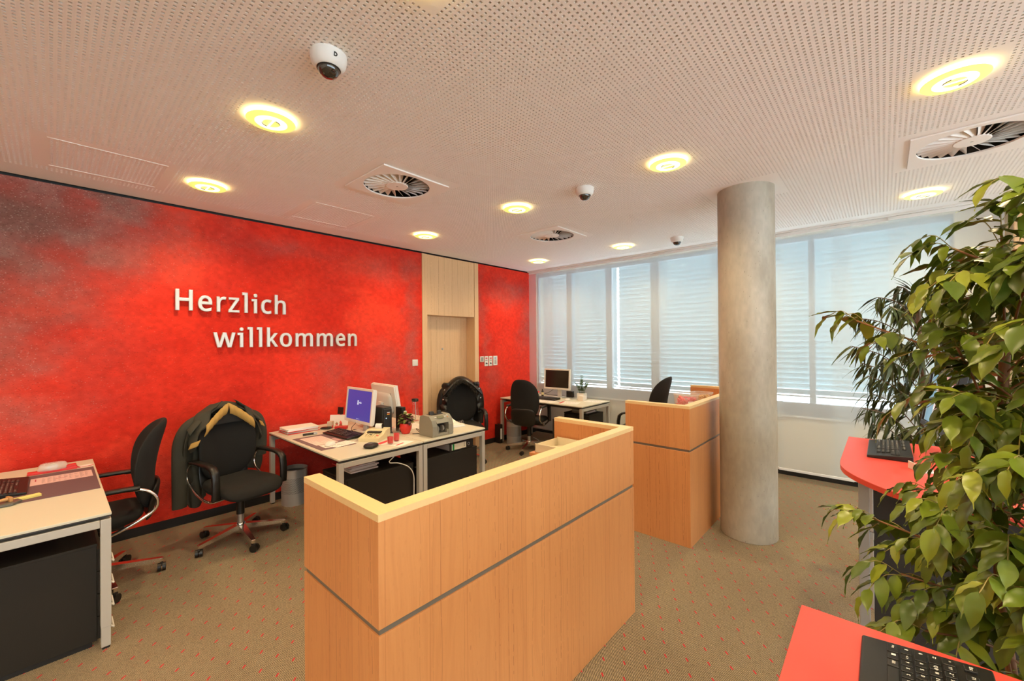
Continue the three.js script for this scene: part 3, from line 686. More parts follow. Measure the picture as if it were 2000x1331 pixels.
// ================================================================== office chairs
// local axes: facing +z, origin on the floor under the column
function makeChair(label) {
  const t = thing('office_chair', label, 'chair', [0, 0, 0], 0, 'black swivel chairs with chrome star bases');
  // seat: shell that turns up into the back
  obj('seat', slab(0.475, 0.50, 0.095, { n: 24, e: 5, f: (x, y, z) => {
    const front = Math.max(0, z - 0.12), side = Math.abs(x) / 0.245;
    return [x * (1 - 0.10 * Math.max(0, -z) / 0.25), 0.455 + y - 2.2 * front * front + 0.012 * side * side + 0.5 * Math.pow(Math.max(0, -z - 0.10), 1.6), z + 0.03];
  } }), M.blackFabric, t);
  // backrest: slim curved shell, waisted at the bottom, rounded on top
  obj('backrest', slab(0.49, 0.64, 0.075, { n: 26, e: 2.7, f: (x, y, z, u, v) => {
    const k = z / 0.64 + 0.5;                     // 0 at the bottom, 1 on top
    const yy = 0.475 + k * 0.615, half = 1 - 0.16 * Math.pow(1 - k, 2) - 0.20 * Math.pow(k, 2.4);
    const lean = -0.205 - 0.045 * Math.sin(k * Math.PI * 0.9 + 0.2) * -1 - 0.085 * k, wrap = 1.9 * x * x * (0.5 + 0.5 * k);
    return [x * half, yy, lean + y * (1 - 0.30 * k) + wrap - 0.055];
  } }), M.blackFabric, t);
  obj('back_shell', slab(0.40, 0.30, 0.03, { n: 14, e: 4, f: (x, y, z, u, v) => { const k = z / 0.30 + 0.5; return [x * 0.95, 0.405 + k * 0.26, -0.19 - 0.065 * Math.sqrt(k) + y + 0.9 * x * x - 0.045]; } }), M.plasticDark, t);
  for (const s of [-1, 1]) {
    const ar = obj('arm_frame', [tube([[s * 0.260, 0.675, -0.13], [s * 0.266, 0.665, -0.20], [s * 0.268, 0.625, -0.255], [s * 0.268, 0.565, -0.278], [s * 0.262, 0.50, -0.245], [s * 0.262, 0.425, -0.10], [s * 0.235, 0.385, 0.02], [s * 0.12, 0.385, 0.03]], 0.0105, 44, 10)], M.chrome, t, 'chrome side frame');
    obj('arm_pad', sheet((u, v) => {
      const path = [[0.681, -0.19], [0.685, -0.10], [0.685, 0.0], [0.683, 0.07], [0.668, 0.125], [0.640, 0.158], [0.58, 0.170], [0.50, 0.172], [0.43, 0.165]];
      const c = u * 8, i = Math.min(7, Math.floor(c)), f = c - i, y = path[i][0] + (path[i + 1][0] - path[i][0]) * f, z = path[i][1] + (path[i + 1][1] - path[i][1]) * f;
      return [s * (0.240 + (s > 0 ? v : 1 - v) * 0.05), y, z];
    }, 32, 2, 0.022), M.plasticDark, t, 'black leather arm strap');
    obj('arm_foot', bar([s * 0.265, 0.432, 0.160], [s * 0.235, 0.388, 0.02], 0.010), M.chrome, t);
  }
  obj('mechanism', [rb(0.17, 0.05, 0.24, 0, 0.395, 0.0, 0.015), rb(0.44, 0.022, 0.05, 0, 0.392, 0.02, 0.008)], M.plasticDark, t);
  obj('column', [cy(0.030, 0.030, 0.17, 0, 0.30, 0, 20)], M.plasticDark, t); obj('gas_lift', [cy(0.026, 0.026, 0.16, 0, 0.15, 0, 20)], M.steel, t);
  obj('hub', lathe([[0.0, 0.055], [0.030, 0.055], [0.036, 0.075], [0.040, 0.125], [0.034, 0.142], [0.027, 0.145]], 24), M.chrome, t);
  for (let i = 0; i < 5; i++) {
    const a = i * 2 * Math.PI / 5 + 0.2, c = Math.cos(a), s = Math.sin(a);
    const leg = obj('star_leg', [beam([0.02 * c, 0.112, 0.02 * s], [0.318 * c, 0.080, 0.318 * s], 0.050, 0.044, 0.030, 0.024), cy(0.017, 0.015, 0.024, 0.312 * c, 0.077, 0.312 * s, 12)], M.chrome, t);
    const q = a + [0.9, -0.7, 2.2, 0.3, 1.6][i], ox = Math.cos(q), oz = Math.sin(q), cx = 0.318 * c, cz = 0.318 * s;
    const whl = (k) => cy(0.028, 0.028, 0.019, 0, 0, 0, 20).rotateX(Math.PI / 2).rotateY(-q).translate(cx + 0.008 * ox - k * 0.0135 * oz, 0.028, cz + 0.008 * oz + k * 0.0135 * ox);
    const cs = obj('castor', [whl(1), whl(-1), rb(0.034, 0.028, 0.016, 0, 0, 0, 0.006).rotateY(-q).translate(cx, 0.048, cz), cy(0.006, 0.006, 0.03, cx, 0.062, cz, 10)], M.plasticDark, t);
  }
  return t;
}
const CHAIR_A = [[1.045, 0, -4.0], 0.23], CHAIR_J = [[3.80, 0, -4.31], -0.50];
const chair0 = makeChair('black swivel chair draped with an olive and ochre work jacket');
const swivel = (c, a) => { for (const k of c.children) if (k.name === 'star_leg' || k.name === 'castor') k.rotation.y = a; return c; };   // the star base turns freely under the seat
chair0.position.set(...CHAIR_A[0]); chair0.rotation.y = CHAIR_A[1];
swivel(dup(chair0, CHAIR_J[0], CHAIR_J[1], 'black swivel chair draped with a shiny black jacket in front of the door'), 0.62);
swivel(dup(chair0, [0.21, 0, -3.935], -Math.PI / 2 - 0.06, 'black swivel chair pushed under the left desk'), 0.42);
swivel(dup(chair0, [4.80, 0, -3.98], 1.90, 'black swivel chair turned to the window corner desk'), 0.55);
swivel(chair0, -0.33);
{
  const c = dup(chair0, [4.62, 0, -2.12], Math.PI + 0.08, 'tall black chair behind the counter by the column');
  // raised on its gas lift: upper parts sit higher than on the others
  for (const k of c.children) if (!['hub', 'star_leg', 'castor', 'gas_lift'].includes(k.name)) k.position.y += 0.135; else if (k.name === 'gas_lift') { k.scale.y = 1.8; k.position.y -= 0.055; }
}
// olive work jacket hung over the first chair's back
{
  const t = thing('work_jacket', 'dark olive work jacket with ochre collar on the chair back', 'jacket', CHAIR_A[0], CHAIR_A[1]);
  const olive = std(lin(0.040, 0.036, 0.022), 0.8, 0, { bumpMap: M.blackFabric.bumpMap, bumpScale: 0.0008 }), lining = std(lin(0.014, 0.013, 0.012), 0.7), ochre = std(lin(0.46, 0.27, 0.065), 0.75);
  const fold = (u, v, k = 1) => k * (0.014 * Math.sin(u * 17 + v * 5) + 0.009 * Math.sin(u * 41 - v * 9));
  // over the shoulders and down behind the back: u across, v from the front edge over the top to the hem
  obj('body', sheet((u, v) => {
    const x = (u - 0.5) * 2, sh = Math.pow(Math.abs(x), 2.2);
    const top = 1.125 - 0.17 * sh;
    if (v < 0.25) { const k = v / 0.25; const yy = top - 0.035 * (1 - k) - 0.02 * sh, zz = -0.215 - 0.055 * k; return [x * (0.25 + 0.04 * sh), yy + 0.012 * Math.sin(k * Math.PI), zz + 0.05 * Math.abs(x)]; }
    const k = (v - 0.25) / 0.75; return [x * (0.26 + 0.05 * Math.sqrt(k) + fold(u, v) * 1.2), top + 0.0 - k * (0.60 - 0.10 * sh), -0.295 - 0.035 * Math.sqrt(k) + 0.10 * x * x * (1 - 0.5 * k) + fold(u, v)];
  }, 40, 30, 0.012), olive, t);
  // front edges folding round to the front, open below the collar
  for (const s of [-1, 1]) {
    obj('front_flap', sheet((u, v) => {
      const spread = 0.045 + 0.20 * Math.pow(u, 0.8) + 0.01 * Math.sin(u * 9), y0 = 1.125 - 0.30 * Math.pow(u, 1.15) - 0.012 * Math.sin(u * 14), w = (0.055 + 0.055 * Math.sin(u * Math.PI * 0.9)) * (1 - 0.7 * Math.pow(u, 3));
      return [s * (spread + v * w), y0 + 0.02 - v * (0.03 + 0.05 * u), -0.185 + 0.05 * u - 0.075 * v * v + 0.012 * Math.sin(u * 12 + v * 3)];
    }, 26, 8, 0.010), olive, t);
    obj('collar', sheet((u, v) => {
      const spread = 0.003 + 0.185 * Math.pow(u, 0.95), y0 = 1.10 - 0.155 * Math.pow(u, 1.2) - 0.015 * v;
      return [s * (spread + (v - 0.3) * 0.016), y0 + 0.022 - v * 0.075, -0.185 + 0.045 * u + 0.015 * Math.sin(v * 3) + 0.004 * Math.sin(u * 30)];
    }, 20, 5, 0.008), ochre, t, 'ochre collar');
    obj('cuff_patch', sheet((u, v) => [s * (0.250 + 0.050 * u - 0.02 * v), 0.835 + (s < 0 ? -0.02 : 0.06) + 0.045 * v - 0.025 * u, -0.128 - 0.035 * u + 0.004 * Math.sin(u * 5)], 5, 3, 0.007), ochre, t, 'ochre trim patch');
    // sleeve hanging beside the back
    const sl = s < 0 ? 0.70 : 0.42;
    obj('sleeve', tube([[s * 0.17, 1.00, -0.27], [s * 0.265, 0.955, -0.24], [s * 0.312, 0.86, -0.25], [s * 0.322, 0.74, -0.262], [s * 0.318, 1.02 - sl, -0.27]], 0.052, 26, 12).translate(0, 0, 0.26).scale(1, 1, 0.62).translate(0, 0, -0.26), olive, t);
  }
  obj('lining', sheet((u, v) => [(u - 0.5) * 0.30 * (0.3 + v), 1.07 - v * 0.12, -0.200 + 0.01 * Math.sin(u * 8)], 10, 6, 0.005), lining, t);
  obj('hanging_hem', sheet((u, v) => [-0.13 - 0.16 * u, 0.55 - 0.27 * v * (0.5 + 0.5 * Math.sin(u * 2.4 + 0.4)), -0.30 - 0.012 * Math.sin(u * 13) + 0.03 * v], 14, 8, 0.010), olive, t);
}
// black shiny jacket with fur-trimmed hood edge on the second chair
{
  const t = thing('quilted_jacket', 'shiny black jacket with fur trim on the chair by the door', 'jacket', CHAIR_J[0], CHAIR_J[1]);
  const shiny = std(lin(0.012, 0.0115, 0.011), 0.34), fur = std(lin(0.045, 0.036, 0.024), 0.95);
  obj('body', sheet((u, v) => {
    const x = (u - 0.5) * 2, sh = Math.pow(Math.abs(x), 2.1), top = 1.135 - 0.20 * sh, quilt = 0.012 * Math.abs(Math.sin(v * 15)) + 0.008 * Math.sin(u * 14 + v * 6);
    if (v < 0.3) { const k = v / 0.3; return [x * (0.245 + 0.03 * sh), top - 0.06 * (1 - k) + 0.02 * Math.sin(k * Math.PI), -0.15 - 0.14 * k + 0.06 * Math.abs(x) + quilt]; }
    const k = (v - 0.3) / 0.7; return [x * (0.25 + 0.03 * k) + quilt, top - k * (0.62 - 0.12 * sh), -0.30 - 0.03 * Math.sqrt(k) + 0.11 * x * x + quilt];
  }, 44, 40, 0.02), shiny, t);
  for (const s of [-1, 1]) {
    obj('front_flap', sheet((u, v) => [s * (0.165 + 0.06 * Math.sqrt(u) + v * (0.075 + 0.01 * Math.sin(u * 20))), 1.06 - 0.44 * u, -0.150 + 0.02 * u - 0.06 * v * v + 0.014 * Math.sin(u * 24 + v * 2)], 30, 8, 0.022), shiny, t);
    obj('sleeve', tube([[s * 0.15, 0.98, -0.26], [s * 0.245, 0.94, -0.225], [s * 0.285, 0.82, -0.228], [s * 0.29, 0.66, -0.24], [s * 0.285, 0.46, -0.25]], 0.055, 30, 12), shiny, t);
    for (let k = 0; k < 3; k++) obj('snap_button', lathe([[0, 0.006], [0.008, 0.005], [0.010, 0]], 12).rotateX(Math.PI / 2).translate(s * (0.245 + 0.012 * k), 0.965 - 0.065 * k, -0.132), M.chrome, t);
  }
  const gs = []; for (let i = 0; i < 420; i++) { const a = rr(-1, 1), x = a * 0.205, y = 1.085 - 0.20 * a * a + rr(-0.03, 0.02), z = -0.135 + rr(-0.015, 0.02), d = V(rr(-1, 1) + a * 0.8, rr(-1, 0.7), rr(0.1, 1)).normalize(); gs.push(bar([x, y, z], [x + d.x * 0.035, y + d.y * 0.035, z + d.z * 0.03], 0.0035, 0.0006, 4)); }
  const f = obj('fur_trim', gs, fur, t, 'dark brown fur edge'); f.userData.kind = 'stuff';
}
// waste bins
{
  let proto; const bin = (x, z, label) => {
    if (proto) { dup(proto, [x, 0, z], 0.7, label); return; }
    const t = proto = thing('waste_bin', label, 'bin', [x, 0, z], 0, 'silver waste bins'), r = 0.12, h = 0.355;
    // wall with a ring of punched rows: real openings between the struts
    const N = 56, rows = 14, y0 = 0.12, y1 = 0.275, gs = [], hole = (y1 - y0) / rows;
    gs.push(new THREE.CylinderGeometry(r, r * 0.985, y0, 56, 1, true).translate(0, y0 / 2, 0), new THREE.CylinderGeometry(r, r, h - y1, 56, 1, true).translate(0, (h + y1) / 2, 0));
    const pos = [], idx = [];
    const vtx = (a, y) => { pos.push(r * Math.cos(a), y, r * Math.sin(a)); return pos.length / 3 - 1; };
    const da = 2 * Math.PI / N;
    for (let j = 0; j < rows; j++) for (let i = 0; i < N; i++) {
      const a = (i + (j % 2) * 0.5) * da, y = y0 + j * hole, m = 0.24;
      const o = [[a, y], [a + da, y], [a + da, y + hole], [a, y + hole]].map((q) => vtx(...q)), q = [[a + da * m, y + hole * m], [a + da * (1 - m), y + hole * m], [a + da * (1 - m), y + hole * (1 - m)], [a + da * m, y + hole * (1 - m)]].map((w) => vtx(...w));
      for (let k = 0; k < 4; k++) { const n = (k + 1) % 4; idx.push(o[k], q[k], o[n], o[n], q[k], q[n]); }
    }
    const g = new THREE.BufferGeometry(); g.setAttribute('position', new THREE.Float32BufferAttribute(pos, 3)); g.setIndex(idx); g.computeVertexNormals(); gs.push(g);
    obj('bin_wall', gs, std(lin(0.58, 0.56, 0.52), 0.32, 0.5, { side: THREE.DoubleSide }), t);
    obj('bin_floor', cy(r * 0.98, r * 0.98, 0.006, 0, 0.004, 0, 40), M.steel, t);
    obj('bin_rim', new THREE.TorusGeometry(r, 0.0045, 8, 48).rotateX(Math.PI / 2).translate(0, h, 0), M.steel, t);
    const liner = obj('liner', new THREE.CylinderGeometry(r * 0.955, r * 0.93, h - 0.05, 32, 1, true).translate(0, h / 2 - 0.01, 0), std(lin(0.10, 0.10, 0.11), 0.6, 0, { side: THREE.DoubleSide }), t);
  };
  bin(1.655, -4.50, 'silver perforated waste bin beside the jacket-draped chair');
  bin(4.995, -4.46, 'silver perforated waste bin under the window corner desk');
}

// ================================================================== desk equipment
const TL = -Math.PI / 2, TR = Math.PI / 2, DT = 0.725;      // TL: its user sits at the left (-x), TR: at the right
// keyboards: local x to the user's right, z towards the user
const ROWS = [   // y from the front: [label, width in key units]
  [['Strg', 1.5], ['\u25A3', 1.25], ['Alt', 1.25], ['', 6], ['AltGr', 1.25], ['\u25A3', 1.25], ['\u2263', 1.0], ['Strg', 1.5]],
  [['\u21E7', 1.25], ['< >', 1], ['Y', 1], ['X', 1], ['C', 1], ['V', 1], ['B', 1], ['N', 1], ['M', 1], [', ;', 1], ['. :', 1], ['- _', 1], ['\u21E7', 2.75]],
  [['\u21E9', 1.75], ['A', 1], ['S', 1], ['D', 1], ['F', 1], ['G', 1], ['H', 1], ['J', 1], ['K', 1], ['L', 1], ['\u00D6', 1], ['\u00C4', 1], ['# \'', 1], ['\u21B5', 1.25]],
  [['\u21B9', 1.5], ['Q @', 1], ['W', 1], ['E \u20AC', 1], ['R', 1], ['T', 1], ['Z', 1], ['U', 1], ['I', 1], ['O', 1], ['P', 1], ['\u00DC', 1], ['+ *', 1], ['\u21B5', 1.5]],
  [['^', 1], ['1 !', 1], ['2 "', 1], ['3 \u00A7', 1], ['4 $', 1], ['5 %', 1], ['6 &', 1], ['7 /', 1], ['8 (', 1], ['9 )', 1], ['0 =', 1], ['\u00DF ?', 1], ['\u00B4', 1], ['\u232B', 2]],
  [['Esc', 1], [null, 0.6], ['F1', 1], ['F2', 1], ['F3', 1], ['F4', 1], [null, 0.6], ['F5', 1], ['F6', 1], ['F7', 1], ['F8', 1], [null, 0.6], ['F9', 1], ['F10', 1], ['F11', 1], ['F12', 1]],
];
const KB = { L: 0.455, D: 0.178, U: 0.0188 };
const kbMap = canvasTex(2048, 800, (g, w, h) => {
  g.fillStyle = '#1b1a19'; g.fillRect(0, 0, w, h); g.fillStyle = '#f4f0e4'; g.textAlign = 'left'; g.textBaseline = 'middle';
  const px = w / KB.L, U = KB.U;
  // symbols: flag key, shift, caps, tab, enter, backspace, menu
  const icon = { '\u25A3': [[[0, 0], [1, -0.1], [1, 1.1], [0, 1]]], '\u21E7': [[[0.5, 0], [1, 0.5], [0.7, 0.5], [0.7, 1], [0.3, 1], [0.3, 0.5], [0, 0.5]]], '\u21E9': [[[0.5, 1], [1, 0.5], [0.7, 0.5], [0.7, 0], [0.3, 0], [0.3, 0.5], [0, 0.5]]], '\u21B9': [[[0, 0.3], [0.35, 0], [0.35, 0.2], [1, 0.2], [1, 0.4], [0.35, 0.4], [0.35, 0.6]], [[1, 0.8], [0.65, 0.5], [0.65, 0.7], [0, 0.7], [0, 0.9], [0.65, 0.9], [0.65, 1.1]]], '\u21B5': [[[0, 0.7], [0.35, 0.4], [0.35, 0.6], [0.8, 0.6], [0.8, 0.1], [1, 0.1], [1, 0.8], [0.35, 0.8], [0.35, 1]]], '\u232B': [[[0, 0.5], [0.35, 0.1], [0.35, 0.4], [1, 0.4], [1, 0.6], [0.35, 0.6], [0.35, 0.9]]], '\u2263': [[[0, 0], [1, 0], [1, 0.2], [0, 0.2]], [[0, 0.4], [1, 0.4], [1, 0.6], [0, 0.6]], [[0, 0.8], [1, 0.8], [1, 1], [0, 1]]] };
  ROWS.forEach((row, r) => { let x = 0.014; const zz = KB.D - 0.037 - r * U - (r === 5 ? 0.008 : 0); for (const [t, n] of row) { if (t) {
    const X = (x + 0.0045) * px, Y = (zz - U * 0.55) * (h / KB.D);
    if (icon[t]) for (const poly of icon[t]) { g.beginPath(); poly.forEach(([a, b], i) => (i ? g.lineTo(X + a * 26, Y - 13 + b * 26) : g.moveTo(X + a * 26, Y - 13 + b * 26))); g.closePath(); g.fill(); }
    else { g.font = `bold ${t.length > 3 ? 20 : 30}px sans-serif`; g.fillText(t, X, Y); }
  } x += n * U; } });
  for (let r = 0; r < 5; r++) for (let c = 0; c < 4; c++) { const t = ['0 . E', '1 2 3', '4 5 6 +', '7 8 9', 'n / * -'][r].split(' ')[c]; if (t) { g.font = 'bold 30px sans-serif'; g.fillText(t, (0.014 + 15.6 * U + c * U + 0.0045) * px, (KB.D - 0.037 - r * U - U * 0.55) * (h / KB.D)); } }
});
const keyMat = std(0xffffff, 0.42, 0, { map: kbMap });
function keyGeo(x, z, w, d, y, tilt) {     // bevelled key, uv laid over the keyboard's legend sheet
  const g = norm(rb(w - 0.0028, 0.006, d - 0.0028, x, 0, z, 0.0012, 1));
  const p = g.attributes.position, n = g.attributes.normal, uv = g.attributes.uv;
  for (let i = 0; i < p.count; i++) { const top = n.getY(i) > 0.6; uv.setXY(i, top ? (p.getX(i) + KB.L / 2) / KB.L : 0.0005, top ? 1 - (p.getZ(i) + KB.D / 2) / KB.D : 0.0005); p.setY(i, p.getY(i) + y + (KB.D / 2 - p.getZ(i)) * tilt); }
  return g;
}
function keyboard(label, pos, turn, single) {
  const t = thing('computer_keyboard', label, 'keyboard', pos, turn, 'black keyboards'), U = KB.U, tilt = 0.10;
  const shear = (g) => { g = norm(g); const p = g.attributes.position; for (let i = 0; i < p.count; i++) if (p.getY(i) > 0.004) p.setY(i, p.getY(i) + (KB.D / 2 - p.getZ(i)) * tilt); g.computeVertexNormals(); return g; };
  obj('housing', shear(rb(KB.L, 0.013, KB.D, 0, 0.0065, 0, 0.004, 3)), M.plasticDark, t);
  const keys = [];
  ROWS.forEach((row, r) => { let x = -KB.L / 2 + 0.014; const z = KB.D / 2 - 0.037 - r * U - (r === 5 ? 0.008 : 0) - U / 2; for (const [lb, n] of row) { if (lb !== null) keys.push(keyGeo(x + n * U / 2, z, n * U, U, 0.0145, tilt)); x += n * U; } });
  for (let r = 0; r < 5; r++) for (let c = 0; c < 4; c++) keys.push(keyGeo(-KB.L / 2 + 0.014 + 16.1 * U + c * U, KB.D / 2 - 0.037 - (r + 0.5) * U, U, U, 0.0145, tilt));
  for (let r = 0; r < 2; r++) for (let c = 0; c < 3; c++) keys.push(keyGeo(-KB.L / 2 + 0.014 + (19.9 + (c - 1) * 0.0) * U + (c - 1) * 0.0 + (c - 1) * U * 0.0 + c * U, KB.D / 2 - 0.037 - (3.5 + r) * U, U, U, 0.0145, tilt));
  if (single) keys.forEach((k) => obj('key', k, keyMat, t)); else obj('keys', keys, keyMat, t);
  return t;
}
// monitors: facing +z, origin at the foot
function monitor(label, pos, turn, { w = 0.50, h = 0.325, cy0 = 0.27, tilt = -0.09, frame = M.plasticWhite, screen, foot = 'slim' }) {
  const t = thing('monitor', label, 'monitor', pos, turn, 'flat computer monitors');
  const b = 0.017, place = (g) => norm(g).clone().rotateX(tilt).translate(0, cy0, 0);
  obj('bezel', place(ext([[-w / 2, -h / 2], [w / 2, -h / 2], [w / 2, h / 2], [-w / 2, h / 2]], 0.026, 0.003, [[[-w / 2 + b, -h / 2 + b + 0.006], [-w / 2 + b, h / 2 - b], [w / 2 - b, h / 2 - b], [w / 2 - b, -h / 2 + b + 0.006]]])), frame, t);
  obj('screen', place(new THREE.PlaneGeometry(w - 2 * b + 0.002, h - 2 * b - 0.004).translate(0, 0.003, 0.021)), screen, t);
  const back = obj('back_housing', place(merge([norm(rb(w - 0.004, h - 0.004, 0.018, 0, 0, -0.009, 0.006)), norm(slab(w * 0.72, h * 0.66, 0.05, { n: 12, e: 6 }).rotateX(Math.PI / 2).translate(0, -0.02, -0.022))])), frame, t);
  obj('vent_slots', place(merge([bx(0.09, 0.004, 0.003, -0.03, h * 0.26, -0.0185), bx(0.004, h * 0.62, 0.003, w * 0.33 * -1, -0.01, -0.0185), bx(0.05, 0.003, 0.003, -0.02, -0.02, -0.048), bx(0.03, 0.006, 0.003, w * -0.33, -0.06, -0.0195)])), M.plasticDark, back);
  obj('stand_neck', [rb(0.075, cy0 - 0.02, 0.03, 0, (cy0 - 0.02) / 2 + 0.012, -0.055, 0.008)], frame, t);
  obj('stand_foot', [rb(0.18, 0.014, 0.14, 0, 0.007, -0.04, 0.006)], frame, t);
  obj('power_light', place(bx(0.006, 0.003, 0.002, w * 0.0, -h / 2 + 0.008, 0.0295)), new THREE.MeshStandardMaterial({ color: lin(0.3, 0.6, 0.9), emissive: lin(0.3, 0.6, 1), emissiveIntensity: 1.2 }), t);
  return t;
}
const screenMat = (draw, w = 1024, h = 660, k = 1) => { const m = canvasTex(w, h, draw); return new THREE.MeshStandardMaterial({ color: 0x000000, roughness: 0.35, emissive: 0xffffff, emissiveMap: m, emissiveIntensity: k }); };
const loginScreen = screenMat((g, w, h) => {
  g.fillStyle = '#41459c'; g.fillRect(0, 0, w, h);
  g.fillStyle = '#dfe6f2'; g.fillRect(w * 0.425, h * 0.34, w * 0.045, h * 0.075); g.fillRect(w * 0.42, h * 0.42, w * 0.055, h * 0.07);
  g.fillStyle = '#e9eef8'; g.fillRect(w * 0.49, h * 0.40, w * 0.10, h * 0.035); g.fillStyle = '#7f88c4'; g.fillRect(w * 0.49, h * 0.36, w * 0.08, h * 0.012); g.fillRect(w * 0.535, h * 0.475, w * 0.015, h * 0.012);
  g.fillStyle = '#c8cdea'; g.font = '22px sans-serif'; g.fillRect(w * 0.44, h * 0.93, w * 0.022, h * 0.03); g.fillRect(w * 0.467, h * 0.94, w * 0.09, h * 0.012);
}, 1024, 660, 0.85);
const webScreen = screenMat((g, w, h) => {
  g.fillStyle = '#f3e9dc'; g.fillRect(0, 0, w, h); g.fillStyle = '#7fa3b4'; g.fillRect(w * 0.02, 0, w * 0.26, h); g.fillStyle = '#d8948c'; g.fillRect(w * 0.33, 0, w * 0.12, h); g.fillStyle = '#4b3632'; g.fillRect(w * 0.46, 0, w * 0.02, h);
  g.fillStyle = '#e0a396'; g.fillRect(w * 0.50, 0, w * 0.32, h); g.fillStyle = '#8b2f2f'; g.fillRect(w * 0.84, 0, w * 0.16, h);
}, 512, 330, 0.85);
const offScreen = std(lin(0.014, 0.012, 0.011), 0.18);
function mouse(label, x, z, turn, mat = M.plasticWhite, y = DT) {
  const t = thing('computer_mouse', label, 'mouse', [x, y, z], turn, 'computer mice');
  const f = (a, b, c) => [a * (1 - 0.10 * (c / 0.055)), Math.max(0, (b + 0.012) * (1.15 - 3.0 * Math.pow(c - 0.008, 2) / 0.01)), c];
  obj('shell', slab(0.062, 0.108, 0.036, { n: 14, e: 2.8, round: 0.6, f: (a, b, c) => [a, Math.max(0.001, 0.002 + (b > 0 ? b * 1.75 * (1 - Math.pow((c + 0.012) / 0.075, 2) * 0.6) : 0)), c] }), mat, t);
  obj('wheel', cy(0.008, 0.008, 0.006, 0, 0, 0, 14).rotateZ(Math.PI / 2).translate(0, 0.024, -0.03), M.plasticGrey, t);
  return t;
}
function printTex(w, h, seedN, draw) { return canvasTex(w, h, (g) => { g.fillStyle = '#f3ece2'; g.fillRect(0, 0, w, h); let s = seedN; const r = () => (s = (s * 16807) % 2147483647) / 2147483647; draw(g, r, w, h); }); }
function sheetOf(name, label, cat, pos, turn, w, d, th, map, group) {   // printed flat sheet; print on the top face only
  const g = norm(bx(w, th, d, 0, th / 2, 0)), n = g.attributes.normal, p = g.attributes.position, uv = g.attributes.uv;
  for (let i = 0; i < p.count; i++) uv.setXY(i, n.getY(i) > 0.5 ? p.getX(i) / w + 0.5 : 0.004, n.getY(i) > 0.5 ? 0.5 - p.getZ(i) / d : 0.004);
  const o = obj(name, g, std(0xffffff, 0.75, 0, { map }), scene); o.position.set(...pos); o.rotation.y = turn; tag(o, label, cat, group); return o;
}
const formTex = (sd, tint) => printTex(256, 360, sd, (g, r, w, h) => {
  if (tint) { g.fillStyle = tint; g.fillRect(0, 0, w, h * 0.13); }
  g.fillStyle = '#6f6a66'; for (let y = 50; y < h - 20; y += 13) { let x = 18; while (x < w - 30) { const L = 6 + r() * 26; if (r() > 0.25) g.fillRect(x, y, L, 3); x += L + 5; } }
});
function partOf(parent, name, g, m, label) { parent.updateMatrixWorld(true); return obj(name, merge(g).applyMatrix4(parent.matrixWorld.clone().invert()), m, parent, label); }   // a part given in room coordinates
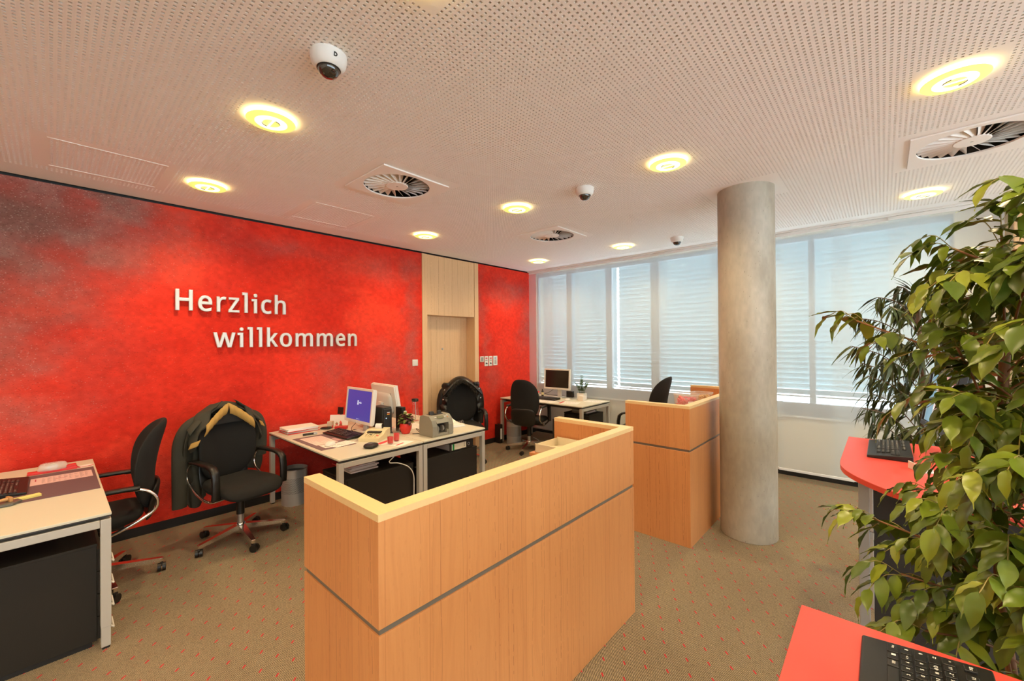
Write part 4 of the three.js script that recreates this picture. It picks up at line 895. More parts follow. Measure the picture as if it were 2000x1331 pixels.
// ---- left desk
{
  const mat = printTex(740, 1024, 7, (g, r, w, h) => {
    g.fillStyle = '#6b4f55'; g.fillRect(0, 0, w, h); g.fillStyle = '#d9b4b0'; g.fillRect(w * 0.40, h * 0.15, w * 0.57, h * 0.30);
    g.fillStyle = '#7d5a58'; for (let c = 0; c < 9; c++) for (let y = 0; y < 12; y++) if (r() > 0.25) g.fillRect(w * (0.50 + 0.05 * c), h * (0.185 + 0.02 * y), w * (0.012 + 0.028 * r()), 6);
    g.fillStyle = '#b23a48'; g.fillRect(w * 0.62, h * 0.30, w * 0.10, 12); g.fillRect(w * 0.44, h * 0.20, 8, h * 0.1);
  });
  sheetOf('desk_mat', 'mauve desk mat printed with a calendar strip on the left desk', 'desk mat', [-0.05, DT, -4.015], 0, 0.5, 0.69, 0.003, mat);
  keyboard('black keyboard lying on the mauve desk mat', [-0.195, DT + 0.0034, -4.075], TR, false);
  { const t = thing('tape_dispenser', 'red tape dispenser with a clear dome on the left desk', 'tape dispenser', [0.00, DT, -4.41], 0.0);
    obj('base', [rb(0.24, 0.018, 0.055, 0, 0.009, 0, 0.004), rb(0.05, 0.03, 0.05, 0.09, 0.02, 0, 0.004)], M.red, t);
    obj('clear_dome', slab(0.15, 0.075, 0.09, { n: 14, e: 2.2, f: (a, b, c) => [a, 0.018 + Math.max(0, b) * 1.1, c] }), phys({ color: lin(0.95, 0.93, 0.88), roughness: 0.08, transmission: 0.7, thickness: 0 }), t); obj('tape_roll', new THREE.TorusGeometry(0.02, 0.007, 8, 20).translate(0, 0.034, 0), M.plasticWhite, t); }
  { const t = thing('paper_slips', 'striped paper slips beside the red tape dispenser', 'paper', [0.155, DT, -4.42], 0.1); for (let i = 0; i < 3; i++) obj('slip', rb(0.09 - i * 0.01, 0.0015, 0.05, i * 0.006, 0.001 + i * 0.002, -i * 0.006, 0.0005).rotateY(i * 0.12), [M.paper, M.red, M.paper][i], t); }
  { const t = thing('pen_tray', 'grey angular pen tray at the front of the left desk', 'tray', [-0.205, DT + 0.003, -3.685], 0.05); obj('tray', flat(ext([[-0.14, -0.045], [0.05, -0.045], [0.085, 0.0], [0.07, 0.05], [-0.14, 0.05]], 0.008, 0.002)).translate(0, 0.002, 0), std(lin(0.12, 0.115, 0.10), 0.3), t); }
  { const t = thing('rubber_stamp', 'wooden rubber stamp lying on the grey pen tray', 'stamp', [-0.20, DT + 0.015, -3.69], 0.35); obj('handle', lathe([[0, -0.045], [0.012, -0.04], [0.014, -0.02], [0.008, 0.005], [0.010, 0.02], [0.010, 0.03]], 16).rotateZ(-Math.PI / 2).translate(0, 0.014, 0), std(lin(0.56, 0.30, 0.11), 0.4), t); obj('stamp_plate', rb(0.014, 0.026, 0.05, 0.036, 0.013, 0, 0.002), std(lin(0.5, 0.25, 0.09), 0.5), t); }
  { const t = thing('sticky_notes', 'pad of yellow sticky notes on the left desk', 'notes', [-0.10, DT + 0.003, -3.755], 0.25); obj('pad', rb(0.10, 0.010, 0.05, 0, 0.005, 0, 0.001), std(lin(0.78, 0.66, 0.18), 0.7), t); obj('top_note', rb(0.095, 0.001, 0.045, 0.004, 0.0106, 0.002, 0.0004).rotateZ(0.015), std(lin(0.82, 0.72, 0.24), 0.7), t); }
}
// ---- double desk, left half
{
  const red = [0.60, 0.045, 0.04];
  const st = [['document_folder', 'red document folder at the bottom of the paper stack on the double desk', 0.31, 0.245, 0.006, M.red, 0.05], ['paper_bundle', 'grey-edged bundle of papers in the stack on the red folder', 0.30, 0.225, 0.016, std(lin(0.55, 0.48, 0.42), 0.8), -0.03], ['document_folder', 'thin red folder in the middle of the paper stack', 0.31, 0.23, 0.004, M.red, 0.09], ['paper_bundle', 'thick white bundle of papers near the top of the stack', 0.30, 0.215, 0.018, M.paper, 0.02], ['paper_bundle', 'white sheets lying on top of the paper stack', 0.31, 0.21, 0.006, std(lin(0.86, 0.82, 0.72), 0.75), -0.05]];
  let y = DT;
  for (const [n, l, w, d, h, m, r] of st) { const o = obj(n, [0, 1, 2].map((i) => rb(w - i * 0.004, h / 3, d - i * 0.003, (i - 1) * 0.003, h * (i + 0.5) / 3, (1 - i) * 0.002, 0.0008, 1)), m, scene); o.position.set(1.70, y, -4.49); o.rotation.y = r; tag(o, l, n === 'paper_bundle' ? 'paper' : 'folder', 'stack of papers'); y += h + 0.0003; }
  { const t = thing('marker_pen', 'black and silver marker pen beside the paper stack', 'pen', [1.69, DT, -4.21], -0.2); obj('barrel', bar([-0.06, 0.011, 0], [0.035, 0.011, 0], 0.010, 0.010, 12), M.plasticDark, t); obj('cap', bar([0.035, 0.011, 0], [0.07, 0.011, 0], 0.011, 0.009, 12), M.steel, t); obj('clip', rb(0.03, 0.004, 0.006, 0.045, 0.023, 0, 0.001), M.steel, t); }
  const matMap = printTex(1024, 512, 33, (g, r, w, h) => {
    g.fillStyle = '#7a6062'; g.fillRect(0, 0, w, h); g.fillStyle = '#ecd3c6'; g.fillRect(w * 0.08, h * 0.22, w * 0.60, h * 0.64); g.fillStyle = '#c99a94'; g.fillRect(w * 0.40, h * 0.06, w * 0.22, h * 0.13);
    g.fillStyle = '#a0807a'; for (let y = 0; y < 16; y++) g.fillRect(w * 0.10, h * (0.26 + 0.036 * y), w * (0.25 + 0.3 * r()), 4);
    g.fillStyle = '#d65a50'; g.fillRect(w * 0.72, h * 0.30, w * 0.10, h * 0.05); g.fillStyle = '#f0e2d8'; g.fillRect(w * 0.70, h * 0.42, w * 0.22, h * 0.40);
  });
  sheetOf('desk_mat', 'brown desk mat with a printed sheet under the blue-screen monitor', 'desk mat', [1.66, DT, -3.825], -Math.PI / 2, 0.625, 0.31, 0.003, matMap);
  sheetOf('note_paper', 'white note sheet tucked under the keyboard of the double desk', 'paper', [1.72, DT + 0.0032, -3.60], -Math.PI / 2 + 0.2, 0.15, 0.21, 0.0008, formTex(91));
  keyboard('black keyboard in front of the blue-screen monitor', [1.895, DT + 0.0042, -3.935], TL + 0.06, false);
  const mouseA = mouse('white mouse on the brown desk mat', 1.635, -3.635, TL + 0.5, M.plasticWhite, DT + 0.0042);
  const monA = monitor('white monitor showing a blue login screen', [2.095, DT, -3.955], TL, { w: 0.525, h: 0.345, cy0: 0.268, tilt: -0.10, screen: loginScreen });
  { const t = thing('desktop_computer', 'black mini tower computer with a small flag sticker', 'computer', [2.215, DT, -3.72], 0);
    obj('case', rb(0.105, 0.265, 0.20, 0, 0.1345, -0.04, 0.012, 3), M.plasticDark, t); obj('front_cover', rb(0.09, 0.24, 0.02, 0, 0.13, 0.064, 0.008), M.black, t);
    obj('stand', rb(0.13, 0.012, 0.17, 0, 0.006, -0.03, 0.004), M.plasticDark, t);
    const fl = obj('flag_sticker', bx(0.030, 0.024, 0.001, 0.005, 0.205, 0.0745), std(0xffffff, 0.5, 0, { map: canvasTex(64, 48, (g) => { g.fillStyle = '#e6e2da'; g.fillRect(0, 0, 64, 48); g.fillStyle = '#1a1a1a'; g.fillRect(0, 12, 64, 12); g.fillStyle = '#d01c1c'; g.fillRect(0, 24, 64, 12); g.fillStyle = '#f2c21a'; g.fillRect(0, 36, 64, 12); }) }), t, 'black, red and gold flag sticker');
    obj('power_light', bx(0.008, 0.006, 0.002, -0.02, 0.16, 0.0745), new THREE.MeshStandardMaterial({ color: lin(0.5, 0.7, 0.9), emissive: lin(0.55, 0.8, 1), emissiveIntensity: 2 }), t); }
  { const t = thing('docking_box', 'black connector box with white plug behind the mini tower', 'box', [2.375, DT, -3.672], 0.1); obj('box', rb(0.05, 0.25, 0.10, 0, 0.125, 0, 0.006), M.plasticDark, t); obj('plug', rb(0.03, 0.08, 0.02, 0.012, 0.17, 0.055, 0.004), M.plasticWhite, t); obj('bracket', rb(0.06, 0.03, 0.03, 0.01, 0.11, 0.055, 0.004), M.plasticDark, t); }
  { // printing calculator with a paper roll
    const t = thing('printing_calculator', 'cream printing calculator with dark display and paper roll', 'calculator', [2.03, DT, -3.575], TL + 0.62), cream = std(lin(0.74, 0.63, 0.38), 0.45);
    const wedge = ext([[-0.13, 0], [0.13, 0], [0.13, 0.028], [0.02, 0.042], [-0.03, 0.070], [-0.13, 0.075]].map(([a, b]) => [a, b]), 0.19, 0.003).rotateY(-Math.PI / 2).translate(0.095, 0, 0);
    obj('housing', wedge.translate(0, 0.003, 0), cream, t);
    obj('display', rb(0.135, 0.010, 0.045, 0, 0.064, 0.002, 0.003).rotateX(0.0), M.black, t, 'dark tilted display');
    for (let r = 0; r < 5; r++) for (let c = 0; c < 6; c++) obj('key', rb(0.018, 0.008, 0.013, -0.06 + c * 0.024, 0.052 - r * 0.0034, 0.043 + r * 0.0165, 0.002, 1), (r === 2 && c === 5) ? M.red : (c === 2 && r === 1) ? M.plasticDark : cream, t);
    obj('paper_roll', bar([-0.03, 0.095, -0.10], [0.03, 0.095, -0.10], 0.028, 0.028, 24), M.paper, t); obj('roll_holder', [rb(0.004, 0.06, 0.03, -0.034, 0.09, -0.10, 0.001), rb(0.004, 0.06, 0.03, 0.034, 0.09, -0.10, 0.001)], M.plasticDark, t); }
  { const t = thing('card_reader', 'black card reader at the front of the double desk', 'card reader', [1.835, DT, -3.295], 0.55); obj('shell', slab(0.13, 0.10, 0.034, { n: 14, e: 3.5, f: (a, b, c) => [a, 0.017 + b + (b > 0 ? -0.05 * c : 0), c] }), M.plasticDark, t); obj('keypad', rb(0.075, 0.004, 0.04, 0, 0.034, -0.008, 0.001).rotateX(0.05), std(lin(0.06, 0.05, 0.045), 0.3), t); obj('slot', rb(0.09, 0.003, 0.006, 0, 0.012, 0.05, 0.001), M.black, t); }
  sheetOf('leaflet', 'white leaflet with red print under the drinking glasses', 'leaflet', [2.065, DT, -3.285], 0.35, 0.21, 0.26, 0.0015, printTex(256, 320, 5, (g, r, w, h) => { g.fillStyle = '#d8434c'; g.fillRect(0, 0, w, h * 0.2); g.fillRect(w * 0.7, h * 0.3, w * 0.2, h * 0.15); g.fillRect(w * 0.1, h * 0.75, w * 0.5, h * 0.08); g.fillStyle = '#9a8f88'; for (let y = 0; y < 12; y++) g.fillRect(w * 0.08, h * (0.28 + 0.035 * y), w * (0.2 + 0.35 * r()), 4); }));
  const tumbler = (x, z, fill, label) => {
    const t = thing('drinking_glass', label, 'glass', [x, DT + 0.0016, z], 0, 'glasses on the double desk'), r = 0.031, h = 0.118;
    obj('glass_wall', lathe([[0, 0.002], [r * 0.8, 0.002], [r * 0.84, 0.006], [r, h], [r - 0.0018, h], [r * 0.81, 0.010], [0, 0.009]], 28), phys({ color: 0xffffff, roughness: 0.03, transmission: 1, thickness: 0, ior: 1.45 }), t);
    obj('red_content', lathe([[0, 0.010], [r * 0.78, 0.011], [r * 0.78 + (r * 0.17) * fill, 0.011 + (h - 0.02) * fill], [0, 0.011 + (h - 0.02) * fill]], 24), std(lin(0.62, 0.03, 0.03), 0.4), t, 'red candle wax');
  };
  tumbler(2.005, -3.265, 0.55, 'tall glass half filled with red at the desk front'); tumbler(2.105, -3.325, 0.62, 'glass filled with red behind the first glass');
  // knick-knacks at the far end
  { const t = thing('card_stand', 'white card standing behind the small figurines', 'card', [2.10, DT, -4.46], TL + 0.75); obj('card', rb(0.20, 0.115, 0.003, 0, 0.058, 0, 0.001).rotateX(-0.2), M.paper, t); obj('foot', rb(0.12, 0.006, 0.05, 0, 0.003, -0.012, 0.002), M.plasticWhite, t); }
  { const t = thing('small_display', 'small black tilted display behind the white card', 'display', [2.15, DT, -4.55], TL + 0.4); obj('panel', rb(0.075, 0.08, 0.010, 0, 0.145, 0, 0.003).rotateX(-0.15), M.plasticDark, t); obj('stem', bar([0, 0, -0.025], [0, 0.12, -0.028], 0.008), M.plasticDark, t); obj('foot', rb(0.09, 0.010, 0.08, 0, 0.005, -0.02, 0.004), M.plasticDark, t); }
  { const cols = [lin(0.70, 0.06, 0.06), lin(0.66, 0.40, 0.12), lin(0.75, 0.68, 0.58), lin(0.28, 0.13, 0.05), lin(0.70, 0.10, 0.08)];
    [[1.985, -4.38], [2.03, -4.36], [2.01, -4.31], [2.055, -4.31], [2.075, -4.36]].forEach(([x, z], i) => { const t = thing('figurine', ['red and gold', 'ochre', 'cream', 'brown', 'red'][i] + ' little figurine on the double desk beside the paper stack', 'figurine', [x, DT, z], i, 'figurines on the desk'); obj('body', lathe([[0, 0], [0.016, 0], [0.018, 0.012], [0.013, 0.03], [0.008, 0.038]], 14), std(cols[i], 0.5), t); obj('head', new THREE.SphereGeometry(0.012, 12, 10).scale(1, 1.1, 1).translate(0, 0.046, 0), std(cols[(i + 2) % 5], 0.5), t); obj('hat', lathe([[0.013, 0.052], [0.006, 0.06], [0, 0.072]], 12), std(cols[(i + 1) % 5], 0.5), t); }); }
  { const t = thing('gift_box', 'small red flat box in front of the figurines', 'box', [2.03, DT, -4.25], -0.75); obj('box', rb(0.12, 0.022, 0.06, 0, 0.011, 0, 0.002), M.red, t); obj('lid', rb(0.124, 0.010, 0.064, 0, 0.026, 0, 0.002), M.red, t); }
  { const t = thing('phone_cradle', 'dark flat phone cradle beside the figurines', 'phone cradle', [1.925, DT, -4.375], -0.9); obj('cradle', slab(0.11, 0.07, 0.022, { n: 10, e: 4, f: (a, b, c) => [a, 0.011 + b + (b > 0 ? a * 0.05 : 0), c] }), M.plasticDark, t); obj('memo_block', rb(0.05, 0.055, 0.05, 0.02, 0.045, -0.055, 0.003), std(lin(0.72, 0.55, 0.40), 0.6), t); }
  // cable from keyboard and monitor
  partOf(monA, 'cable', [tube([[2.12, 0.80, -4.10], [2.05, 0.765, -4.06], [2.02, 0.745, -4.0], [2.08, 0.735, -4.07], [2.15, 0.735, -3.98]], 0.003, 30, 6)], M.plasticDark);
  partOf(mouseA, 'cable', [tube([[1.68, 0.733, -3.60], [1.76, 0.729, -3.55], [1.86, 0.733, -3.62], [1.99, 0.731, -3.69], [2.10, 0.731, -3.76]], 0.0022, 30, 6)], M.plasticWhite);
  tag(obj('power_cable', [tube([[1.985, 0.703, -3.19], [1.99, 0.65, -3.17], [1.93, 0.60, -3.165], [2.02, 0.575, -3.16], [2.12, 0.52, -3.16], [2.175, 0.44, -3.165], [2.185, 0.33, -3.17], [2.185, 0.18, -3.175], [2.185, 0.004, -3.175]], 0.0045, 60, 8)], M.plasticWhite, scene), 'pale power cable hanging in front of the low cabinet', 'cable');
}
// ---- double desk, right half
{
  monitor('white monitor seen from behind on the double desk', [2.395, DT, -3.99], TR - 0.06, { w: 0.515, h: 0.345, cy0: 0.285, tilt: -0.16, screen: offScreen });
  { const t = thing('potted_plant', 'red round flower pot with a purple-green leafy plant', 'plant', [2.35, DT, -3.545], 0);
    obj('pot', lathe([[0, 0.0], [0.036, 0.0], [0.041, 0.006], [0.058, 0.05], [0.060, 0.08], [0.054, 0.103], [0.051, 0.103], [0.056, 0.08], [0.050, 0.03], [0, 0.02]], 36), std(lin(0.72, 0.035, 0.025), 0.25), t, 'glossy red pot');
    obj('soil', cy(0.053, 0.053, 0.01, 0, 0.087, 0, 24), std(lin(0.03, 0.018, 0.01), 0.95), t);
    const lf = norm(sheet((u, v) => [(v - 0.5) * 0.036 * Math.sin(Math.PI * Math.pow(u, 0.8)), 0.008 * Math.sin(u * 3) - 0.2 * Math.abs(v - 0.5) * 0.02, u * 0.05], 5, 2, 0.0008));
    const green = std(lin(0.16, 0.20, 0.035), 0.5), purple = std(lin(0.11, 0.022, 0.028), 0.5);
    for (let i = 0; i < 150; i++) { const a = rr(0, 6.283), e = rr(-1.0, 0.7), m = new THREE.Mesh(lf, rnd() > 0.45 ? purple : green); m.name = 'leaf'; m.castShadow = m.receiveShadow = true; m.rotation.order = 'YXZ'; m.rotation.set(-e, a, rr(-0.5, 0.5)); const q = rr(0.0, 0.05); m.position.set(q * Math.sin(a), 0.110 + rr(0, 0.075) * (1.1 - q * 10), q * Math.cos(a)); t.add(m); } }
  { // banknote counting machine
    const t = thing('banknote_counter', 'grey banknote counting machine at the desk front', 'machine', [2.522, DT, -3.275], 0), body = std(lin(0.26, 0.245, 0.19), 0.5);
    const side = [[-0.105, 0.004], [0.098, 0.004], [0.105, 0.02], [0.105, 0.10], [0.085, 0.155], [0.045, 0.192], [-0.06, 0.195], [-0.095, 0.18], [-0.105, 0.12]];
    const whole = ext(side, 0.05, 0.004);
    obj('side_cheek', norm(whole).clone().rotateY(-Math.PI / 2).translate(-0.072, 0, 0), body, t); obj('side_cheek', norm(whole).clone().rotateY(-Math.PI / 2).translate(0.122, 0, 0), body, t);
    obj('upper_cover', ext([[-0.10, 0.12], [0.085, 0.120], [0.105, 0.128], [0.085, 0.157], [0.045, 0.190], [-0.06, 0.193], [-0.10, 0.17]], 0.148, 0.001).rotateY(-Math.PI / 2).translate(0.074, 0, 0), body, t);
    obj('stacker_floor', [rbb(-0.074, 0.074, 0.004, 0.028, -0.10, 0.100, 0.004), rbb(-0.074, 0.074, 0.028, 0.12, -0.10, -0.02, 0.003), rbb(-0.074, -0.05, 0.028, 0.055, 0.06, 0.103, 0.004), rbb(0.05, 0.074, 0.028, 0.055, 0.06, 0.103, 0.004)], body, t);
    obj('stacker_recess', rbb(-0.072, 0.072, 0.03, 0.119, -0.02, 0.030, 0.001), M.black, t);
    for (const s of [-0.03, 0.03]) obj('stacker_wheel', cy(0.03, 0.03, 0.016, 0, 0, 0, 20).rotateZ(Math.PI / 2).translate(s, 0.065, 0.045), M.plasticGrey, t);
    const slope = (g) => norm(g).clone().rotateX(0.75).translate(0, 0.177, 0.068);
    obj('display', slope(rb(0.075, 0.003, 0.030, -0.005, 0.003, 0.0, 0.001)), std(lin(0.20, 0.20, 0.13), 0.25), t); for (let i = 0; i < 6; i++) obj('button', slope(rb(0.010, 0.004, 0.010, [-0.075, -0.06, 0.045, 0.06, 0.08, 0.08][i], 0.003, [0.0, 0.0, 0, 0, -0.008, 0.008][i], 0.002)), i === 5 ? std(lin(0.7, 0.25, 0.06), 0.4) : M.plasticWhite, t);
    for (const s of [-0.045, 0.05]) obj('hopper_guide', slab(0.055, 0.05, 0.022, { n: 10, e: 3 }).rotateX(1.25).rotateY(s * 4).translate(s, 0.205, -0.02), M.plasticDark, t, 'black hopper guide');
    obj('hopper_plate', rb(0.16, 0.006, 0.07, 0, 0.197, -0.03, 0.002).rotateX(0.0), M.plasticDark, t); }
  { const t = thing('water_carafe', 'glass carafe with a dark lid behind the banknote counter', 'carafe', [2.80, DT, -4.03], 0);
    obj('glass_wall', lathe([[0, 0.002], [0.042, 0.002], [0.046, 0.008], [0.046, 0.06], [0.034, 0.13], [0.034, 0.19], [0.043, 0.245], [0.041, 0.245], [0.032, 0.19], [0.032, 0.13], [0.043, 0.06], [0.042, 0.01], [0, 0.008]], 32), phys({ color: 0xffffff, roughness: 0.03, transmission: 1, thickness: 0, ior: 1.45 }), t);
    obj('lid', lathe([[0.0, 0.258], [0.03, 0.258], [0.039, 0.25], [0.037, 0.225], [0.0, 0.225]], 24), M.plasticDark, t); obj('stirrer', bar([0.005, 0.01, 0], [0.0, 0.225, 0.006], 0.004), M.steel, t); }
  { const t = thing('paper_bundle', 'loose pile of white sheets with a curled top on the right desk', 'paper', [2.875, DT, -3.54], -0.12, 'papers on the right half');
    obj('sheets', [0, 1, 2, 3].map((i) => rb(0.235, 0.005, 0.33, rr(-0.006, 0.006), 0.0025 + i * 0.005, rr(-0.01, 0.01), 0.0008, 1).rotateY(rr(-0.05, 0.05))), M.paper, t);
    obj('curled_sheet', sheet((u, v) => [(u - 0.5) * 0.225 + 0.01, 0.0215 + 0.05 * Math.pow(Math.max(0, 1 - v * 1.6), 1.6) * (0.6 + 0.4 * u), (v - 0.5) * 0.31], 8, 14, 0.0008), std(lin(0.88, 0.85, 0.76), 0.75), t); }
  { const t = thing('reading_glasses', 'pair of thin wire glasses on the white sheets', 'glasses', [2.965, DT + 0.021, -3.41], 0.5); for (const s of [-1, 1]) obj('rim', new THREE.TorusGeometry(0.020, 0.0012, 6, 24).scale(1.15, 0.85, 1).rotateX(-0.3).translate(s * 0.028, 0.018, 0), M.steel, t); obj('bridge', tube([[-0.008, 0.02, 0], [0, 0.024, 0], [0.008, 0.02, 0]], 0.0012, 8, 6), M.steel, t); for (const s of [-1, 1]) obj('temple', tube([[s * 0.052, 0.02, 0], [s * 0.052, 0.014, -0.06], [s * 0.045, 0.002, -0.11]], 0.0014, 10, 6), M.steel, t); }
  sheetOf('note_paper', 'pink-printed slip of paper behind the flower pot', 'paper', [2.40, DT, -3.80], 0.3, 0.16, 0.20, 0.001, formTex(17, '#d88a86'));
  sheetOf('note_paper', 'white form lying between the flower pot and the carafe', 'paper', [2.60, DT, -3.80], -0.2, 0.21, 0.29, 0.001, formTex(23));
  { const t = thing('lever_arch_file', 'black lever-arch file with green-striped label lying on the low cabinet', 'file', [2.79, 0.537, -3.345], 0);
    obj('cover', [rb(0.315, 0.003, 0.27, 0, 0.0015, 0, 0.001), rb(0.315, 0.003, 0.27, 0, 0.0785, 0, 0.001), rb(0.315, 0.08, 0.003, 0, 0.04, 0.134, 0.001)], M.plasticDark, t); obj('pages', rb(0.28, 0.06, 0.22, 0, 0.034, 0.01, 0.002), M.paper, t);
    obj('spine_label', bx(0.19, 0.058, 0.001, -0.035, 0.04, 0.136), std(0xffffff, 0.7, 0, { map: canvasTex(256, 80, (g) => { g.fillStyle = '#e6d9bb'; g.fillRect(0, 0, 256, 80); g.fillStyle = '#128a3a'; g.fillRect(12, 0, 32, 80); g.fillStyle = '#5a5046'; for (let i = 0; i < 4; i++) g.fillRect(214, 12 + i * 15, 18, 6); g.fillStyle = '#f5f0e2'; g.fillRect(0, 0, 12, 80); }) }), t, 'cream spine label with a green stripe'); obj('finger_ring', new THREE.TorusGeometry(0.013, 0.0022, 8, 24).translate(0.095, 0.04, 0.136), M.steel, t); }
  tag(obj('paper_pile', [0, 1, 2, 3].map((i) => rb(0.25, 0.012, 0.2, 1.78 + rr(-0.02, 0.02), 0.543 + i * 0.012, -3.42 + rr(-0.02, 0.02), 0.001, 1)), std(lin(0.72, 0.62, 0.55), 0.8), scene), 'magazines piled on the low cabinet under the left half', 'magazines');
  tag(obj('red_brochure', rb(0.16, 0.006, 0.21, 1.68, 0.594, -3.42, 0.001).rotateY(0), M.red, scene), 'red brochure on the magazines under the double desk', 'brochure');
  { const t = thing('desk_cable', 'black cable curled beside the flower pot', 'cable', [2.41, DT, -3.44], 0); obj('cord', tube([[-0.04, 0.004, -0.02], [0.02, 0.005, 0.02], [0.05, 0.02, -0.03], [0.03, 0.04, -0.06], [0.02, 0.02, 0.0], [0.04, 0.005, 0.06]], 0.003, 40, 6), M.plasticDark, t); }
}
// ---- far desk
{
  const monC = monitor('white-framed monitor with a black screen on the window corner desk', [5.475, DT, -3.93], TL, { w: 0.50, h: 0.325, cy0: 0.298, tilt: -0.05, screen: offScreen });
  keyboard('black keyboard on the window corner desk', [5.20, DT + 0.0005, -3.98], TL + 0.1, false);
  mouse('pale mouse on the window corner desk', 5.30, -3.62, TL, M.plasticWhite);
  sheetOf('desk_mat', 'grey printed mat under the papers of the window corner desk', 'desk mat', [5.03, DT, -3.90], TL, 0.5, 0.22, 0.0004, formTex(51, '#7d8596'));
  sheetOf('note_paper', 'white form with red print at the front of the window corner desk', 'paper', [5.10, DT, -3.45], 0.3, 0.21, 0.28, 0.001, formTex(61, '#c9474e'));
  sheetOf('note_paper', 'white sheet beside the square white planter', 'paper', [5.46, DT, -3.25], 0.15, 0.21, 0.26, 0.001, formTex(63));
  { const t = thing('square_planter', 'white square planter with an upright glossy-leaved plant', 'plant', [5.50, DT, -3.49], 0.1); const p = M.plasticWhite;
    obj('planter', [rb(0.115, 0.105, 0.115, 0, 0.0525, 0, 0.006)], p, t); obj('soil', cy(0.05, 0.05, 0.006, 0, 0.105, 0, 16), std(lin(0.03, 0.02, 0.012), 0.95), t);
    const green = [std(lin(0.05, 0.10, 0.03), 0.35), std(lin(0.10, 0.17, 0.05), 0.35)], lf = norm(sheet((u, v) => [(v - 0.5) * 0.038 * Math.sin(Math.PI * Math.pow(u, 0.9)), 0.003 * Math.sin(u * 3), u * 0.055], 5, 2, 0.0008));
    for (let k = 0; k < 7; k++) {
      const a = k * 0.95, r0 = 0.012 + 0.012 * (k % 3), lean = k ? 0.03 + 0.03 * (k % 3) : 0.0, H = k ? 0.14 + 0.05 * (k % 3 === 0) + 0.02 * (k % 2) : 0.27;
      const st = obj('stem', tube([[r0 * Math.cos(a), 0.10, r0 * Math.sin(a)], [(r0 + lean * 0.4) * Math.cos(a), 0.10 + H * 0.5, (r0 + lean * 0.4) * Math.sin(a)], [(r0 + lean) * Math.cos(a), 0.10 + H, (r0 + lean) * Math.sin(a)]], 0.003, 10, 6), green[1], t);
      for (let i = 0; i < 9; i++) for (const s of [-1, 1]) { const f = 0.25 + 0.75 * i / 8, m = new THREE.Mesh(lf, green[(i + k) % 2]); m.name = 'leaf'; m.castShadow = m.receiveShadow = true; m.position.set((r0 + lean * f * f) * Math.cos(a), 0.10 + H * f, (r0 + lean * f * f) * Math.sin(a)); m.rotation.order = 'YXZ'; m.rotation.set(-0.35, -a + s * 1.4 + i * 0.35, rr(-0.4, 0.4)); m.scale.setScalar(0.9 - 0.25 * f); st.add(m); }
    } }
  { const t = thing('note_block', 'pale note block in front of the square planter', 'notes', [5.40, DT, -3.43], 0.1); obj('block', rb(0.085, 0.075, 0.085, 0, 0.0375, 0, 0.002), std(lin(0.78, 0.70, 0.60), 0.7), t); obj('top_sheet', rb(0.083, 0.002, 0.083, 0.001, 0.076, 0.001, 0.0008), M.paper, t); }
  { const t = thing('small_jar', 'small jar with red lid beside the monitor', 'jar', [5.36, DT, -4.26], 0); obj('jar_body', lathe([[0, 0], [0.03, 0], [0.033, 0.01], [0.033, 0.06], [0.026, 0.07]], 20), std(lin(0.62, 0.55, 0.45), 0.2), t); obj('lid', lathe([[0.031, 0.068], [0.031, 0.09], [0, 0.092]], 20), M.red, t); }
  { const t = thing('small_bottle', 'slim dark bottle with cream label beside the monitor', 'bottle', [5.44, DT, -4.215], 0); obj('bottle_body', lathe([[0, 0], [0.019, 0], [0.020, 0.01], [0.020, 0.085], [0.009, 0.105], [0.009, 0.125], [0, 0.125]], 18), M.plasticDark, t); obj('bottle_label', lathe([[0.0205, 0.03], [0.0205, 0.07]], 18), std(lin(0.7, 0.6, 0.3), 0.6), t); }
  { const t = thing('computer_block', 'small black computer box behind the monitor foot', 'computer', [5.624, DT, -3.79], 0); obj('case', rb(0.055, 0.10, 0.12, 0, 0.05, 0, 0.006), M.plasticDark, t); obj('vent', rb(0.003, 0.06, 0.09, -0.028, 0.05, 0, 0.001), M.black, t); }
  partOf(monC, 'cable', [tube([[5.50, 0.86, -4.02], [5.46, 0.80, -4.10], [5.44, 0.78, -4.17], [5.48, 0.76, -4.12], [5.56, 0.74, -4.0]], 0.0035, 30, 6)], M.plasticDark);
  // trays on the low cabinet, file on the floor
  { const t = thing('paper_tray', 'clear letter tray with papers under the window corner desk', 'tray', [5.39, 0.56, -3.38], 0); obj('tray', [rb(0.30, 0.004, 0.25, 0, 0.002, 0, 0.001), rb(0.30, 0.05, 0.004, 0, 0.027, -0.123, 0.001), rb(0.004, 0.05, 0.25, -0.148, 0.027, 0, 0.001), rb(0.004, 0.05, 0.25, 0.148, 0.027, 0, 0.001)], M.plasticGrey, t); obj('papers', rb(0.26, 0.02, 0.21, 0, 0.015, 0.01, 0.001), std(lin(0.66, 0.52, 0.46), 0.8), t); }
  { const t = thing('lever_arch_file', 'slim black file standing on the floor against the red wall', 'file', [4.838, 0.0, -4.653], 0); obj('cover', [rb(0.06, 0.30, 0.003, 0, 0.15, 0.055, 0.001), rb(0.003, 0.30, 0.11, -0.0285, 0.15, 0, 0.001), rb(0.003, 0.30, 0.11, 0.0285, 0.15, 0, 0.001)], M.plasticDark, t); obj('pages', rb(0.05, 0.28, 0.10, 0, 0.145, 0, 0.002), M.paper, t); obj('spine_label', rb(0.04, 0.17, 0.001, 0, 0.15, 0.0572, 0.0004), M.paper, t); }
  tag(obj('floor_cable', [tube([[5.06, 0.006, -4.25], [5.12, 0.006, -4.18], [5.22, 0.006, -4.17], [5.34, 0.008, -4.22], [5.42, 0.02, -4.40]], 0.005, 30, 6)], M.plasticWhite, scene), 'pale cable lying on the carpet under the window corner desk', 'cable');
}

